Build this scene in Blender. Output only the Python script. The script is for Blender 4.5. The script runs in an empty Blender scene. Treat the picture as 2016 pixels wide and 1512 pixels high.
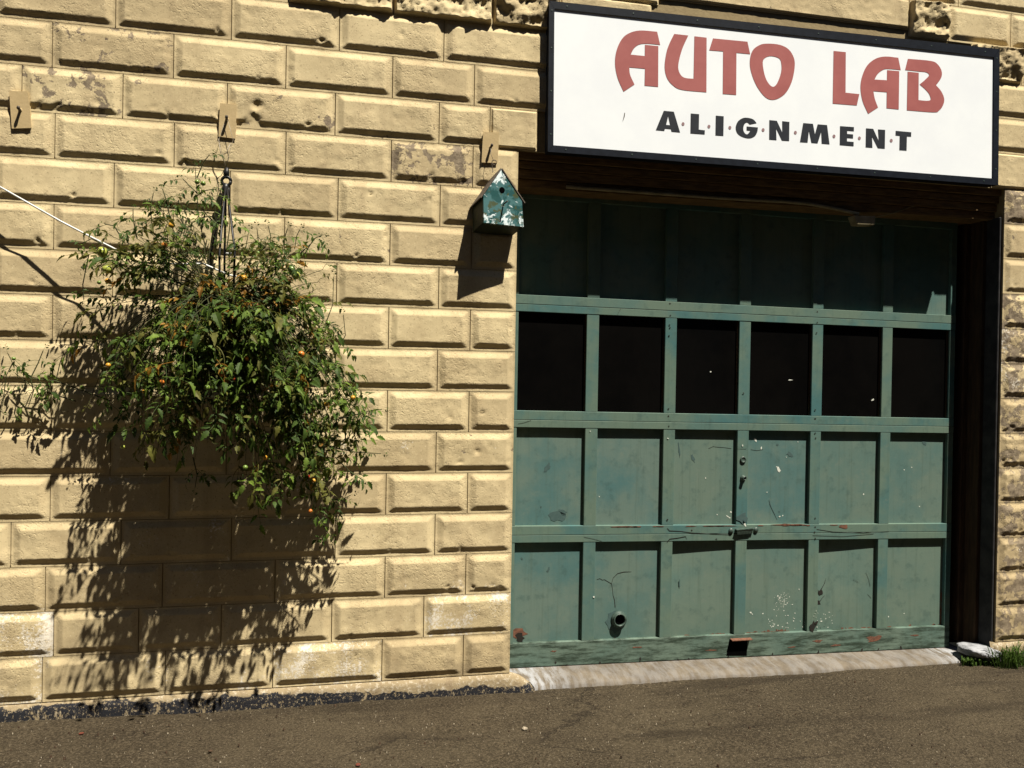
import bpy, bmesh, math, random
import numpy as np
from mathutils import Vector, Matrix, noise
from mathutils.geometry import tessellate_polygon

random.seed(7)
rng = np.random.default_rng(7)
S = bpy.context.scene
COL = S.collection

# ------------------------------------------------------------------ camera
Z0 = 1.31                       # ground level is about z = 0
YAW, PITCH, ROLL = 0.21803665, -0.00708332, 0.01707005
CAM = Vector((0.0, -4.00414, 0.27219 + Z0))
FPX, CX, CY = 1600.0, 1008.0, 756.0
fw = Vector((math.sin(YAW)*math.cos(PITCH), math.cos(YAW)*math.cos(PITCH), math.sin(PITCH)))
r0 = Vector((math.cos(YAW), -math.sin(YAW), 0)); u0 = r0.cross(fw)
rr = r0*math.cos(ROLL) + u0*math.sin(ROLL)
uu = -r0*math.sin(ROLL) + u0*math.cos(ROLL)
cam = bpy.data.cameras.new("camera"); camo = bpy.data.objects.new("camera", cam)
COL.objects.link(camo)
M = Matrix((rr, uu, -fw)).transposed().to_4x4(); M.translation = CAM
camo.matrix_world = M
cam.sensor_width = 36.0; cam.lens = FPX/2016*36.0
cam.clip_start = 0.05; cam.clip_end = 2000
S.camera = camo

def at(px, py, Y):
    """the point of the upright plane y = Y seen at photo pixel (px, py)"""
    d = fw + rr*((px-CX)/FPX) - uu*((py-CY)/FPX)
    return CAM + d*((Y-CAM.y)/d.y)

# ------------------------------------------------------------------ light
SUN_DIR = Vector((-0.69, 1.0, -2.44)).normalized()        # direction the light travels
elev = math.asin(-SUN_DIR.z)
world = bpy.data.worlds.new("World"); S.world = world
world.use_nodes = True
wn = world.node_tree
bg = wn.nodes["Background"]
sky = wn.nodes.new("ShaderNodeTexSky"); sky.sky_type = 'NISHITA'; sky.sun_disc = False
sky.sun_elevation = elev; sky.air_density = 0.45; sky.dust_density = 0.3; sky.ozone_density = 0.6
sky.sun_rotation = math.atan2(-SUN_DIR.x, -SUN_DIR.y)
wn.links.new(sky.outputs[0], bg.inputs[0]); bg.inputs[1].default_value = 0.05
sl = bpy.data.lights.new("sun", 'SUN'); sl.energy = 5.0; sl.angle = math.radians(0.53)
sl.color = (1.0, 0.93, 0.80)
so = bpy.data.objects.new("sun", sl); COL.objects.link(so)
so.rotation_euler = SUN_DIR.to_track_quat('-Z', 'Y').to_euler(); so.location = (3, -6, 9)
S.view_settings.view_transform = 'Standard'; S.view_settings.look = 'None'
S.view_settings.gamma = 1.0; S.view_settings.use_curve_mapping = False
S.view_settings.exposure = 1.05

# ------------------------------------------------------------------ node helpers
class NT:
    def __init__(s, name):
        s.m = bpy.data.materials.new(name); s.m.use_nodes = True
        s.t = s.m.node_tree; s.b = s.t.nodes["Principled BSDF"]
        s.b.inputs["Roughness"].default_value = 0.9
        s.b.inputs["Specular IOR Level"].default_value = 0.25
        tc = s.t.nodes.new("ShaderNodeTexCoord"); s.co = tc.outputs["Object"]
    def n(s, typ, **kw):
        x = s.t.nodes.new(typ)
        for k, v in kw.items(): setattr(x, k, v)
        return x
    def lk(s, a, b):
        if isinstance(a, (int, float)): b.default_value = a
        elif isinstance(a, tuple): b.default_value = (a + (1,))[:4] if len(b.default_value) == 4 else a[:3]
        else: s.t.links.new(a, b)
    def noise(s, scale, detail=3, rough=0.55, vec=None, dist=0.0, out=0):
        x = s.n("ShaderNodeTexNoise")
        x.inputs["Scale"].default_value = scale; x.inputs["Detail"].default_value = detail
        x.inputs["Roughness"].default_value = rough; x.inputs["Distortion"].default_value = dist
        s.lk(vec or s.co, x.inputs["Vector"]); return x.outputs[out]
    def vor(s, scale, vec=None, feature='F1'):
        x = s.n("ShaderNodeTexVoronoi", feature=feature); x.inputs["Scale"].default_value = scale
        s.lk(vec or s.co, x.inputs["Vector"]); return x.outputs[0]
    def ramp(s, f, a, b, lo=0.0, hi=1.0):
        x = s.n("ShaderNodeMapRange", interpolation_type='SMOOTHSTEP')
        s.lk(f, x.inputs[0]); s.lk(a, x.inputs[1]); s.lk(b, x.inputs[2])
        x.inputs[3].default_value = lo; x.inputs[4].default_value = hi
        return x.outputs[0]
    def math(s, op, a, b=0.0, c=0.0):
        x = s.n("ShaderNodeMath", operation=op)
        s.lk(a, x.inputs[0]); s.lk(b, x.inputs[1]); s.lk(c, x.inputs[2]); return x.outputs[0]
    def mix(s, f, a, b, mode='MIX'):
        x = s.n("ShaderNodeMix", data_type='RGBA', blend_type=mode)
        s.lk(f, x.inputs[0]); s.lk(a, x.inputs[6]); s.lk(b, x.inputs[7]); return x.outputs[2]
    def sep(s, v):
        x = s.n("ShaderNodeSeparateXYZ"); s.lk(v, x.inputs[0]); return x.outputs
    def scale(s, v3):
        x = s.n("ShaderNodeMapping"); x.inputs["Scale"].default_value = v3
        s.lk(s.co, x.inputs["Vector"]); return x.outputs[0]
    def col(s, c): s.lk(c, s.b.inputs["Base Color"])
    def rough(s, r): s.lk(r, s.b.inputs["Roughness"])
    def bump(s, h, strength=0.5, dist=0.002):
        x = s.n("ShaderNodeBump"); x.inputs["Strength"].default_value = strength
        x.inputs["Distance"].default_value = dist
        s.lk(h, x.inputs["Height"]); s.lk(x.outputs[0], s.b.inputs["Normal"])

TAN = (0.585, 0.482, 0.285); TAN2 = (0.50, 0.405, 0.235)
def mat_block():
    t = NT("painted_block")
    oi = t.n("ShaderNodeObjectInfo"); oc = t.n("ShaderNodeSeparateColor")
    t.lk(oi.outputs["Color"], oc.inputs[0])
    wear, white, tone = oc.outputs[0], oc.outputs[1], oc.outputs[2]
    big = t.noise(2.2, 4); mid = t.noise(9, 5, 0.6)
    base = t.mix(t.ramp(big, 0.35, 0.65), TAN, TAN2)
    base = t.mix(t.ramp(mid, 0.45, 0.75, 0, 0.45), base, (0.36, 0.275, 0.155))
    base = t.mix(t.ramp(t.noise(1.0, 5, 0.65, vec=t.scale((5, 5, 0.9))), 0.5, 0.72, 0, 0.4), base, (0.30, 0.225, 0.13))
    base = t.mix(tone, base, (0.33, 0.25, 0.14))
    # speckle of pits and pale flecks
    fine = t.noise(120, 3, 0.6); grit = t.noise(45, 6, 0.7)
    base = t.mix(t.ramp(fine, 0.60, 0.70, 0, 0.6), base, (0.17, 0.125, 0.07))
    base = t.mix(t.ramp(fine, 0.38, 0.28, 0, 0.6), base, (0.70, 0.60, 0.38))
    # paint flaked off to grey concrete
    ch = t.noise(13, 9, 0.68, dist=0.3)
    thr = t.math('SUBTRACT', 0.80, t.math('MULTIPLY', wear, 0.36))
    m = t.ramp(ch, thr, t.math('ADD', thr, 0.02))
    base = t.mix(m, base, t.mix(t.ramp(grit, .4, .6), (0.165, 0.128, 0.088), (0.25, 0.20, 0.135)))
    # lime bloom
    wn_ = t.noise(7, 3, 0.5); wf = t.noise(75, 6, 0.75)
    a = t.math('ADD', t.math('MULTIPLY', wn_, 0.62), t.math('MULTIPLY', wf, 0.72))
    thr2 = t.math('SUBTRACT', 0.95, t.math('MULTIPLY', white, 0.36))
    w = t.ramp(a, thr2, t.math('ADD', thr2, 0.10), 0, 0.85)
    base = t.mix(w, base, (0.74, 0.70, 0.62))
    # grime near the ground
    z = t.sep(t.co)[2]
    g = t.math('MULTIPLY', t.ramp(z, 0.75, 0.05), t.ramp(t.noise(5, 6, 0.65), 0.42, 0.68, 0, 0.6))
    base = t.mix(g, base, (0.17, 0.13, 0.08))
    t.col(base); t.rough(0.85)
    h = t.math('ADD', t.math('MULTIPLY', grit, 0.45), t.math('MULTIPLY', fine, 0.40))
    h = t.math('ADD', h, t.ramp(t.noise(70, 2, 0.5), 0.33, 0.40, 0, 0.22))
    h = t.math('SUBTRACT', h, t.math('MULTIPLY', m, 0.35))
    vp = t.ramp(t.vor(48), 0.0, 0.16, 0, 0.30)
    h = t.math('ADD', h, vp)
    h = t.math('MULTIPLY', h, t.ramp(t.noise(4.0, 3), 0.40, 0.62, 0.22, 1.25))
    t.bump(h, 0.8, 0.0046)
    return t.m
def mat_mortar():
    t = NT("mortar")
    t.col(t.mix(t.noise(30, 5), (0.20, 0.15, 0.08), (0.33, 0.26, 0.14))); t.bump(t.noise(80, 4), 0.5, 0.003)
    return t.m
def mat_plinth():
    t = NT("tarred_plinth")
    xyz = t.sep(t.co); z = xyz[2]
    n = t.noise(14, 7, 0.7); n2 = t.noise(60, 5, 0.7)
    zz = t.math('ADD', z, t.math('MULTIPLY', t.math('SUBTRACT', n, 0.5), 0.06))
    zz = t.math('ADD', zz, t.math('MULTIPLY', t.math('SUBTRACT', t.noise(3.5, 4), 0.5), 0.09))
    fade = t.ramp(xyz[0], -1.2, 0.95, 0.082, 0.034)
    tar = t.ramp(zz, fade, t.math('SUBTRACT', fade, 0.006))
    tar = t.math('MULTIPLY', tar, t.math('MULTIPLY', t.ramp(t.noise(28, 6, 0.75, vec=t.scale((1, 1, .5))), 0.37, 0.42), t.ramp(t.noise(70, 5, 0.8), 0.38, 0.46)))
    base = t.mix(t.ramp(n2, 0.5, 0.66, 0, .7), (0.25, 0.195, 0.115), (0.48, 0.43, 0.34))
    base = t.mix(t.ramp(n, 0.55, 0.6, 0, .7), base, (0.2, 0.15, 0.09))
    c = t.mix(tar, base, (0.011, 0.012, 0.016))
    c = t.mix(t.ramp(n2, 0.66, 0.70, 0, .6), c, (0.5, 0.45, 0.38))
    t.col(c); t.rough(0.8); t.bump(t.math('ADD', n, n2), 0.8, 0.004)
    return t.m
def mat_asphalt():
    t = NT("asphalt")
    big = t.noise(0.9, 5, 0.6); mid = t.noise(5, 6, 0.65); fi = t.noise(90, 5, 0.75); gr = t.vor(160)
    c = t.mix(t.ramp(big, 0.35, 0.65), (0.031, 0.0235, 0.0135), (0.052, 0.0405, 0.024))
    c = t.mix(t.ramp(mid, 0.42, 0.66, 0, 0.7), c, (0.028, 0.021, 0.012))
    c = t.mix(t.ramp(fi, 0.42, 0.70, 0, 0.8), c, (0.120, 0.094, 0.060))
    c = t.mix(t.ramp(fi, 0.42, 0.30, 0, 0.85), c, (0.018, 0.013, 0.009))
    sp = t.noise(140, 1, 0.5)
    c = t.mix(t.ramp(sp, 0.745, 0.77, 0, 0.8), c, (0.42, 0.36, 0.27))
    lg = t.noise(1.0, 5, 0.6, vec=t.scale((0.7, 4.5, 1)))
    c = t.mix(t.ramp(lg, 0.50, 0.68, 0, 0.55), c, (0.018, 0.013, 0.008))
    g2 = t.noise(42, 4, 0.7)
    c = t.mix(t.ramp(g2, 0.57, 0.68, 0, 0.7), c, (0.013, 0.009, 0.006))
    # hairline cracks
    mp = t.scale((0.55, 1.0, 1.0))
    ds = t.n("ShaderNodeVectorMath", operation='ADD'); nz = t.noise(3.0, 5, 0.7, out=1)
    sc = t.n("ShaderNodeVectorMath", operation='SCALE'); t.lk(nz, sc.inputs[0]); sc.inputs[3].default_value = 0.22
    t.lk(mp, ds.inputs[0]); t.lk(sc.outputs[0], ds.inputs[1])
    cr = t.vor(0.75, ds.outputs[0], 'DISTANCE_TO_EDGE')
    cm = t.math('MULTIPLY', t.ramp(cr, 0.006, 0.001), t.ramp(t.noise(1.3, 2), 0.52, 0.6))
    c = t.mix(t.math('MULTIPLY', cm, .5), c, (0.010, 0.007, 0.005))
    t.col(c); t.rough(0.88); t.b.inputs["Specular IOR Level"].default_value = 0.15
    h = t.math('ADD', t.math('MULTIPLY', fi, 1.0), t.math('ADD', t.math('MULTIPLY', gr, 0.4), t.math('MULTIPLY', g2, -1.2)))
    h = t.math('SUBTRACT', h, t.math('MULTIPLY', cm, .4))
    t.bump(h, 1.0, 0.010)
    return t.m
def mat_green(name="green_paint", seed=0.0, grimy=0.0, a=(0.108, 0.158, 0.135), b=(0.060, 0.132, 0.132)):
    t = NT(name)
    oi = t.n("ShaderNodeObjectInfo"); rnd = oi.outputs["Random"]
    ad = t.n("ShaderNodeVectorMath", operation='ADD'); t.lk(t.co, ad.inputs[0])
    cb = t.n("ShaderNodeCombineXYZ"); t.lk(t.math('MULTIPLY', rnd, 17.0), cb.inputs[1]); t.lk(cb.outputs[0], ad.inputs[1])
    v = ad.outputs[0]
    n1 = t.noise(3.2, 5, 0.6, vec=v); n2 = t.noise(16, 5, 0.65, vec=v); n3 = t.noise(150, 3, 0.6, vec=v)
    c = t.mix(t.ramp(n1, 0.38, 0.66), a, b)
    c = t.mix(t.math('MULTIPLY', rnd, 0.5), c, (0.115, 0.158, 0.118))
    c = t.mix(t.ramp(n2, 0.52, 0.72, 0, 0.45), c, (0.040, 0.078, 0.072))
    c = t.mix(t.ramp(n2, 0.44, 0.26, 0, 0.35), c, (0.145, 0.175, 0.14))
    # vertical rain streaks
    st = t.noise(1.0, 4, 0.6, vec=t.scale((55, 55, 2.0)))
    c = t.mix(t.ramp(st, 0.5, 0.75, 0, 0.30), c, (0.055, 0.085, 0.065))
    c = t.mix(t.ramp(n3, 0.70, 0.78, 0, 0.6), c, (0.17, 0.20, 0.16))
    z = t.sep(t.co)[2]
    lo = t.math('MULTIPLY', t.ramp(z, 0.62, 0.05), t.ramp(n1, 0.3, 0.7, 0.15, 0.65))
    c = t.mix(t.math('MULTIPLY', lo, .4), c, (0.100, 0.120, 0.078))
    if grimy:
        g1 = t.noise(1.0, 8, 0.75, vec=t.scale((5, 5, 32)))
        c = t.mix(t.ramp(g1, 0.42, 0.62, 0, 0.95), c, (0.022, 0.035, 0.024))
        c = t.mix(t.ramp(g1, 0.70, 0.73, 0, 0.9), c, (0.15, 0.065, 0.038))
    t.col(c); t.rough(0.6); t.b.inputs["Specular IOR Level"].default_value = 0.2
    t.bump(t.math('ADD', t.math('MULTIPLY', n3, 0.3), t.math('ADD', n2, t.math('MULTIPLY', st, .3))), 0.35, 0.002 if not grimy else 0.006)
    return t.m
def simple(name, c1, c2=None, scale=12, rough=0.8, bump=0.3, dist=0.002, spec=0.25, detail=5, vs=None):
    t = NT(name); c2 = c2 or tuple(x*0.75 for x in c1)
    v = t.scale(vs) if vs else None
    n = t.noise(scale, detail, 0.65, vec=v)
    t.col(t.mix(t.ramp(n, 0.35, 0.65), c1, c2)); t.rough(rough)
    t.b.inputs["Specular IOR Level"].default_value = spec
    if bump: t.bump(t.noise(scale*5, 4, vec=v), bump, dist)
    return t.m
def mat_leaf(name, a, b, trans=0.35):
    t = NT(name)
    oi = t.n("ShaderNodeObjectInfo")
    v = t.n("ShaderNodeNewGeometry").outputs["Position"]
    n = t.noise(14, 2, vec=v); n2 = t.noise(90, 3, vec=v)
    c = t.mix(t.ramp(n, 0.3, 0.7), a, b)
    c = t.mix(t.ramp(n2, 0.4, 0.75, 0, 0.5), c, tuple(x*1.7 for x in a))
    t.col(c); t.rough(0.6); t.b.inputs["Specular IOR Level"].default_value = 0.22
    tr = t.n("ShaderNodeBsdfTranslucent"); t.lk(c, tr.inputs[0])
    mx = t.n("ShaderNodeMixShader"); mx.inputs[0].default_value = trans
    out = t.t.nodes["Material Output"]
    t.lk(t.b.outputs[0], mx.inputs[1]); t.lk(tr.outputs[0], mx.inputs[2]); t.lk(mx.outputs[0], out.inputs[0])
    return t.m
def mat_birdhouse():
    t = NT("marbled_teal_paint")
    n1 = t.noise(17, 4, 0.6, dist=0.6); n2 = t.noise(24, 5, 0.65, dist=1.0); n3 = t.noise(160, 4); z = t.sep(t.co)[2]
    c = t.mix(t.ramp(n1, 0.44, 0.54), (0.006, 0.055, 0.055), (0.040, 0.115, 0.120))
    c = t.mix(t.ramp(t.noise(30, 4), 0.55, 0.62, 0, .9), c, (0.045, 0.055, 0.018))
    top = t.ramp(z, at(987, 366, -.14).z, at(987, 345, -.14).z, 0, .16); low = t.ramp(z, at(987, 395, -.14).z, at(987, 430, -.14).z, 0, .10)
    c = t.mix(t.ramp(t.math('ADD', n2, t.math('ADD', top, low)), 0.60, 0.68, 0, 0.95), c, (0.62, 0.70, 0.72))
    c = t.mix(t.ramp(n3, 0.60, 0.68, 0, .75), c, (0.008, 0.05, 0.05))
    t.col(c); t.rough(0.45); t.bump(n3, 0.4, 0.001)
    return t.m
def mat_sill():
    t = NT("worn_white_concrete")
    x = t.sep(t.co)[0]; n = t.noise(7, 7, 0.7); f = t.noise(60, 5, 0.7)
    s = t.noise(1.0, 6, 0.7, vec=t.scale((22, 5, 5)))
    c = t.mix(t.ramp(n, 0.36, 0.62), (0.142, 0.118, 0.088), (0.095, 0.079, 0.060))
    ends = t.math('MAXIMUM', t.ramp(x, 1.38, 1.02), t.ramp(x, 3.35, 3.62))
    wh = t.math('MULTIPLY', t.math('MAXIMUM', ends, 0.25), t.ramp(s, 0.40, 0.60))
    c = t.mix(wh, c, (0.27, 0.275, 0.285))
    c = t.mix(t.ramp(f, 0.58, 0.70, 0, .7), c, (0.13, 0.10, 0.07))
    t.col(c); t.bump(t.math('ADD', n, t.math('ADD', f, s)), 0.7, 0.005)
    return t.m
MB_ = mat_block(); MM = mat_mortar(); MP = mat_plinth(); MA = mat_asphalt()
MG = mat_green(); MGR = mat_green("green_rail_paint", a=(0.098, 0.150, 0.118), b=(0.045, 0.122, 0.126))
MGB = mat_green("grimy_green_rail", grimy=1.0)
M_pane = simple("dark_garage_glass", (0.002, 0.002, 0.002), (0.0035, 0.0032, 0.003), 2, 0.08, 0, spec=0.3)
M_black = simple("black_plastic", (0.012, 0.012, 0.013), rough=0.4)
M_frame = simple("navy_sign_frame", (0.005, 0.007, 0.012), (0.008, 0.011, 0.018), 30, 0.45, 0.1, spec=0.2)
M_face = simple("white_sign_face", (0.80, 0.84, 0.88), (0.76, 0.80, 0.85), 3, 0.5, 0)
M_red = simple("faded_red_lettering", (0.315, 0.092, 0.088), (0.35, 0.108, 0.102), 9, 0.6, 0)
M_ink = simple("dark_blue_lettering", (0.010, 0.013, 0.020), (0.016, 0.020, 0.028), 20, 0.6, 0)
M_dot = simple("mauve_dot", (0.32, 0.20, 0.21), (0.22, 0.14, 0.15), 200, 0.6, 0)
M_beam = simple("brown_painted_timber", (0.20, 0.125, 0.050), (0.10, 0.062, 0.026), 10, 0.8, 0.6, 0.004, vs=(1, 6, 8))
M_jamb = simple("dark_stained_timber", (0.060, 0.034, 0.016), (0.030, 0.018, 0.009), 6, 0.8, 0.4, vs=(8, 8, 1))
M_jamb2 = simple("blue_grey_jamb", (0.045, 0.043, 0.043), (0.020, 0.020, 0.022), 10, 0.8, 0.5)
M_pvc = simple("weathered_conduit", (0.30, 0.26, 0.16), (0.2, 0.17, 0.10), 14, 0.6, 0.2)
M_hose = simple("white_hose_plastic", (0.62, 0.63, 0.62), (0.5, 0.5, 0.48), 20, 0.45, 0.1, spec=0.5)
M_plate = simple("tan_plate_paint", (0.45, 0.34, 0.18), (0.41, 0.31, 0.16), 25, 0.75, 0.4)
M_metal = simple("rusty_metal", (0.10, 0.08, 0.06), (0.06, 0.05, 0.04), 60, 0.6, 0.3)
M_wire = simple("dull_wire", (0.32, 0.28, 0.2), (0.15, 0.12, 0.09), 90, 0.4, 0.1, spec=0.5)
M_roof = simple("weathered_brown_roof", (0.105, 0.085, 0.065), (0.06, 0.048, 0.036), 60, 0.8, 0.6)
M_bside = simple("mossy_dark_green_paint", (0.020, 0.028, 0.008), (0.010, 0.014, 0.010), 30, 0.6, 0.4)
M_bird = mat_birdhouse()
M_hole_shadow = simple("dark_hole_and_shadow", (0.002, 0.002, 0.002), rough=1.0, bump=0, spec=0.0)  # holes, and the painted shadow under the lift bracket
M_sill = mat_sill()
M_fleck_glint = simple("white_fleck_and_glint", (0.62, 0.64, 0.58), (0.5, 0.52, 0.46), 90, 0.7, 0.2)
M_chipr = simple("bare_red_brown_wood", (0.17, 0.075, 0.045), (0.09, 0.045, 0.03), 60, 0.8, 0.4)
M_smudge = simple("dark_smudge", (0.045, 0.082, 0.080), (0.055, 0.095, 0.090), 60, 0.8, 0.1)
M_crack = simple("crack_shadow", (0.012, 0.014, 0.012), (0.02, 0.014, 0.01), 90, 0.9, 0)
M_gmetal = simple("green_painted_hardware", (0.055, 0.085, 0.07), (0.03, 0.05, 0.042), 60, 0.4, 0.2, spec=0.5)
M_stem = simple("tomato_stem", (0.045, 0.052, 0.014), (0.026, 0.028, 0.010), 20, 0.7, 0.2)
M_lf = [mat_leaf("leaf_green", (0.050, 0.086, 0.012), (0.022, 0.044, 0.008)),
        mat_leaf("leaf_fresh", (0.125, 0.185, 0.026), (0.055, 0.100, 0.015)),
        mat_leaf("leaf_olive", (0.120, 0.118, 0.024), (0.060, 0.064, 0.014)),
        mat_leaf("leaf_dry", (0.30, 0.16, 0.022), (0.16, 0.075, 0.014), 0.45)]
M_grass = mat_leaf("grass_green", (0.065, 0.115, 0.020), (0.035, 0.065, 0.013))
M_stone = simple("pale_grit", (0.36, 0.31, 0.23), (0.15, 0.12, 0.085), 150, 0.8, 0)
M_litter = simple("dark_leaf_litter", (0.030, 0.020, 0.012), (0.06, 0.035, 0.02), 60, 0.9, 0)
M_petal = simple("red_petal", (0.13, 0.034, 0.018), (0.08, 0.022, 0.014), 60, 0.7, 0)
def fruitmat(n, c): return simple(n, c, tuple(x*.8 for x in c), 25, 0.3, 0, spec=0.5)
M_fr = {'g': fruitmat("green_tomato_skin", (0.13, 0.20, 0.035)), 'y': fruitmat("yellow_green_tomato_skin", (0.36, 0.40, 0.075)),
        'o': fruitmat("orange_tomato_skin", (0.55, 0.17, 0.025)), 'r': fruitmat("red_tomato_skin", (0.42, 0.035, 0.015)),
        'a': fruitmat("amber_tomato_skin", (0.55, 0.28, 0.03))}

# ------------------------------------------------------------------ object helpers
def link(name, me, mat=None, parent=None):
    o = bpy.data.objects.new(name, me); COL.objects.link(o)
    if mat and me is not None and not me.materials: me.materials.append(mat)
    if parent: o.parent = parent
    return o
def tag(o, label=None, cat=None, group=None, kind=None):
    if label: o["label"] = label
    if cat: o["category"] = cat
    if group: o["group"] = group
    if kind: o["kind"] = kind
    return o
def empty(name, loc, label, cat, group=None):
    o = bpy.data.objects.new(name, None); COL.objects.link(o); o.location = loc
    o.empty_display_size = 0.1
    return tag(o, label, cat, group)
def keep(ch, parent):
    """parent without moving: meshes are modelled in world coordinates"""
    ch.parent = parent; ch.matrix_parent_inverse = Matrix.Translation(parent.location).inverted()
    return ch
def mesh(name, v, f, smooth=False):
    me = bpy.data.meshes.new(name); me.from_pydata([tuple(p) for p in v], [], f)
    if smooth: me.polygons.foreach_set("use_smooth", [True]*len(me.polygons))
    me.update(); return me
class MB:
    def __init__(s): s.v = []; s.f = []
    def add(s, v, f):
        k = len(s.v); s.v += [tuple(p) for p in v]; s.f += [tuple(i+k for i in q) for q in f]; return s
    def hexa(s, p):      # 8 corners: 4 of one face, 4 of the other, same order
        return s.add(p, [(0,1,2,3), (7,6,5,4), (0,4,5,1), (1,5,6,2), (2,6,7,3), (3,7,4,0)])
    def box(s, x0, x1, y0, y1, z0, z1):
        return s.hexa([(x0,y0,z0),(x0,y0,z1),(x1,y0,z1),(x1,y0,z0),(x0,y1,z0),(x0,y1,z1),(x1,y1,z1),(x1,y1,z0)])
    def tube(s, pts, r, n=6, cap=True):
        pts = [Vector(p) for p in pts]; k = len(s.v); N = len(pts)
        rs = r if isinstance(r, (list, tuple)) else [r]*N
        for i, p in enumerate(pts):
            d = (pts[min(i+1, N-1)]-pts[max(i-1, 0)]).normalized()
            a = d.cross(Vector((0.31, 0.17, 0.93))).normalized(); b = d.cross(a)
            for j in range(n):
                t = 2*math.pi*j/n; s.v.append(tuple(p+(a*math.cos(t)+b*math.sin(t))*rs[i]))
        for i in range(N-1):
            for j in range(n):
                s.f.append((k+i*n+j, k+i*n+(j+1) % n, k+(i+1)*n+(j+1) % n, k+(i+1)*n+j))
        if cap:
            s.f.append(tuple(k+j for j in range(n))[::-1]); s.f.append(tuple(k+(N-1)*n+j for j in range(n)))
        return s
    def lathe(s, prof, c, ax, n=20):
        """rings (radius, height) about axis ax through c"""
        ax = Vector(ax).normalized(); a = ax.orthogonal().normalized(); b = ax.cross(a); k = len(s.v); c = Vector(c)
        for r, h in prof:
            for j in range(n):
                t = 2*math.pi*j/n; s.v.append(tuple(c+ax*h+(a*math.cos(t)+b*math.sin(t))*max(r, 1e-5)))
        for i in range(len(prof)-1):
            for j in range(n):
                s.f.append((k+i*n+j, k+i*n+(j+1) % n, k+(i+1)*n+(j+1) % n, k+(i+1)*n+j))
        return s
    def poly(s, pts3, d, holes=()):
        """prism: flat outline pts3 (with holes) pushed along vector d"""
        rings = [[Vector(p) for p in pts3]] + [[Vector(p) for p in h] for h in holes]
        tri = [(0, 1, 2, 3)] if len(pts3) == 4 and not holes else tessellate_polygon(rings); flat = [p for q in rings for p in q]; n = len(flat); d = Vector(d)
        F = [tuple(t) for t in tri] + [tuple(i+n for i in t[::-1]) for t in tri]; o = 0
        for q in rings:
            m = len(q)
            F += [(o+i, o+(i+1) % m, o+(i+1) % m+n, o+i+n) for i in range(m)]; o += m
        return s.add(flat+[p+d for p in flat], F)
    def obj(s, name, mat, parent=None, smooth=False, fix=True, bevel=0):
        me = mesh(name, s.v, s.f, smooth)
        if fix or bevel:
            bm = bmesh.new(); bm.from_mesh(me)
            if bevel: bmesh.ops.bevel(bm, geom=[e for e in bm.edges if e.calc_length() > 2.5*bevel and len(e.link_faces) == 2 and e.calc_face_angle() > .5], offset=bevel, segments=1, affect='EDGES')
            bmesh.ops.recalc_face_normals(bm, faces=bm.faces); bm.to_mesh(me); bm.free()
        o = link(name, me, mat)
        if parent: keep(o, parent)
        return o

H = 0.2032
def lev(k): return k*H + Z0

# ------------------------------------------------------------------ ground
def axis(lo, flo, fhi, hi, step):
    fine = np.arange(flo, fhi+1e-6, step)
    def out(a, b, n): return a + (b-a)*np.linspace(0, 1, n+1)[1:]**3
    return np.concatenate([out(flo, lo, 14)[::-1], fine, out(fhi, hi, 14)])
def gz(x, y): return 0.006 - 0.0103*(x) + 0*y
xs = axis(-400, -2.2, 4.6, 400, 0.0125)
ys = np.concatenate([axis(-400, -1.75, 0.02, 0.3, 0.0125)[:-14], [0.05, 0.3]])
X, Y = np.meshgrid(xs, ys)
Zg = np.clip(gz(X, Y), -0.05, 0.03)
amp = ((X > -2.3) & (X < 4.7) & (Y > -1.8)).astype(float)
nzv = np.zeros_like(Zg)
for i in range(X.shape[0]):
    for j in range(X.shape[1]):
        if amp[i, j]:
            p = Vector((X[i, j], Y[i, j], 0))
            nzv[i, j] = 0.010*noise.noise(p*1.1) + 0.005*noise.noise(p*4) + 0.0022*noise.noise(p*19) + 0.0016*noise.noise(p*47)
edge = np.clip((X+2.2)/0.3, 0, 1)*np.clip((4.6-X)/0.3, 0, 1)*np.clip((Y+1.75)/0.3, 0, 1)
Zg = Zg + nzv*edge - 0.004
ny_, nx_ = X.shape
V = np.stack([X, Y, Zg], -1).reshape(-1, 3)
idx = np.arange(ny_*nx_).reshape(ny_, nx_)
F = np.stack([idx[:-1, :-1], idx[:-1, 1:], idx[1:, 1:], idx[1:, :-1]], -1).reshape(-1, 4)
def npmesh(name, V, F, smooth=True):
    me = bpy.data.meshes.new(name); n = len(V); m = len(F)
    me.vertices.add(n); me.vertices.foreach_set("co", np.asarray(V, dtype=np.float32).ravel())
    me.loops.add(m*4); me.loops.foreach_set("vertex_index", np.asarray(F, dtype=np.int32).ravel())
    me.polygons.add(m); me.polygons.foreach_set("loop_start", np.arange(m, dtype=np.int32)*4)
    try: me.polygons.foreach_set("loop_total", np.full(m, 4, dtype=np.int32))
    except Exception: pass
    me.polygons.foreach_set("use_smooth", np.full(m, smooth)); me.update(calc_edges=True); me.validate(); return me
g = link("ground", npmesh("ground", V, F), MA); tag(g, "brown worn asphalt with fine grit and hairline cracks", kind="structure")

# ------------------------------------------------------------------ masonry wall
wall = empty("masonry_wall", (0, 0, 0), "tan painted wall of bevelled concrete blocks around the garage opening", "wall")
XL, XR = 0.902, 3.800
core = MB()
core.box(-6, XL-0.002, 0.0065, 0.40, -0.1, 4.2)
core.box(XR+0.002, 8, 0.0065, 0.40, -0.1, 4.2)
core.box(XL-0.002, XR+0.002, 0.0065, 0.40, lev(7)-0.0, 4.2)
keep(link("mortar_core", mesh("mortar_core", core.v, core.f), MM), wall)

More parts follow.
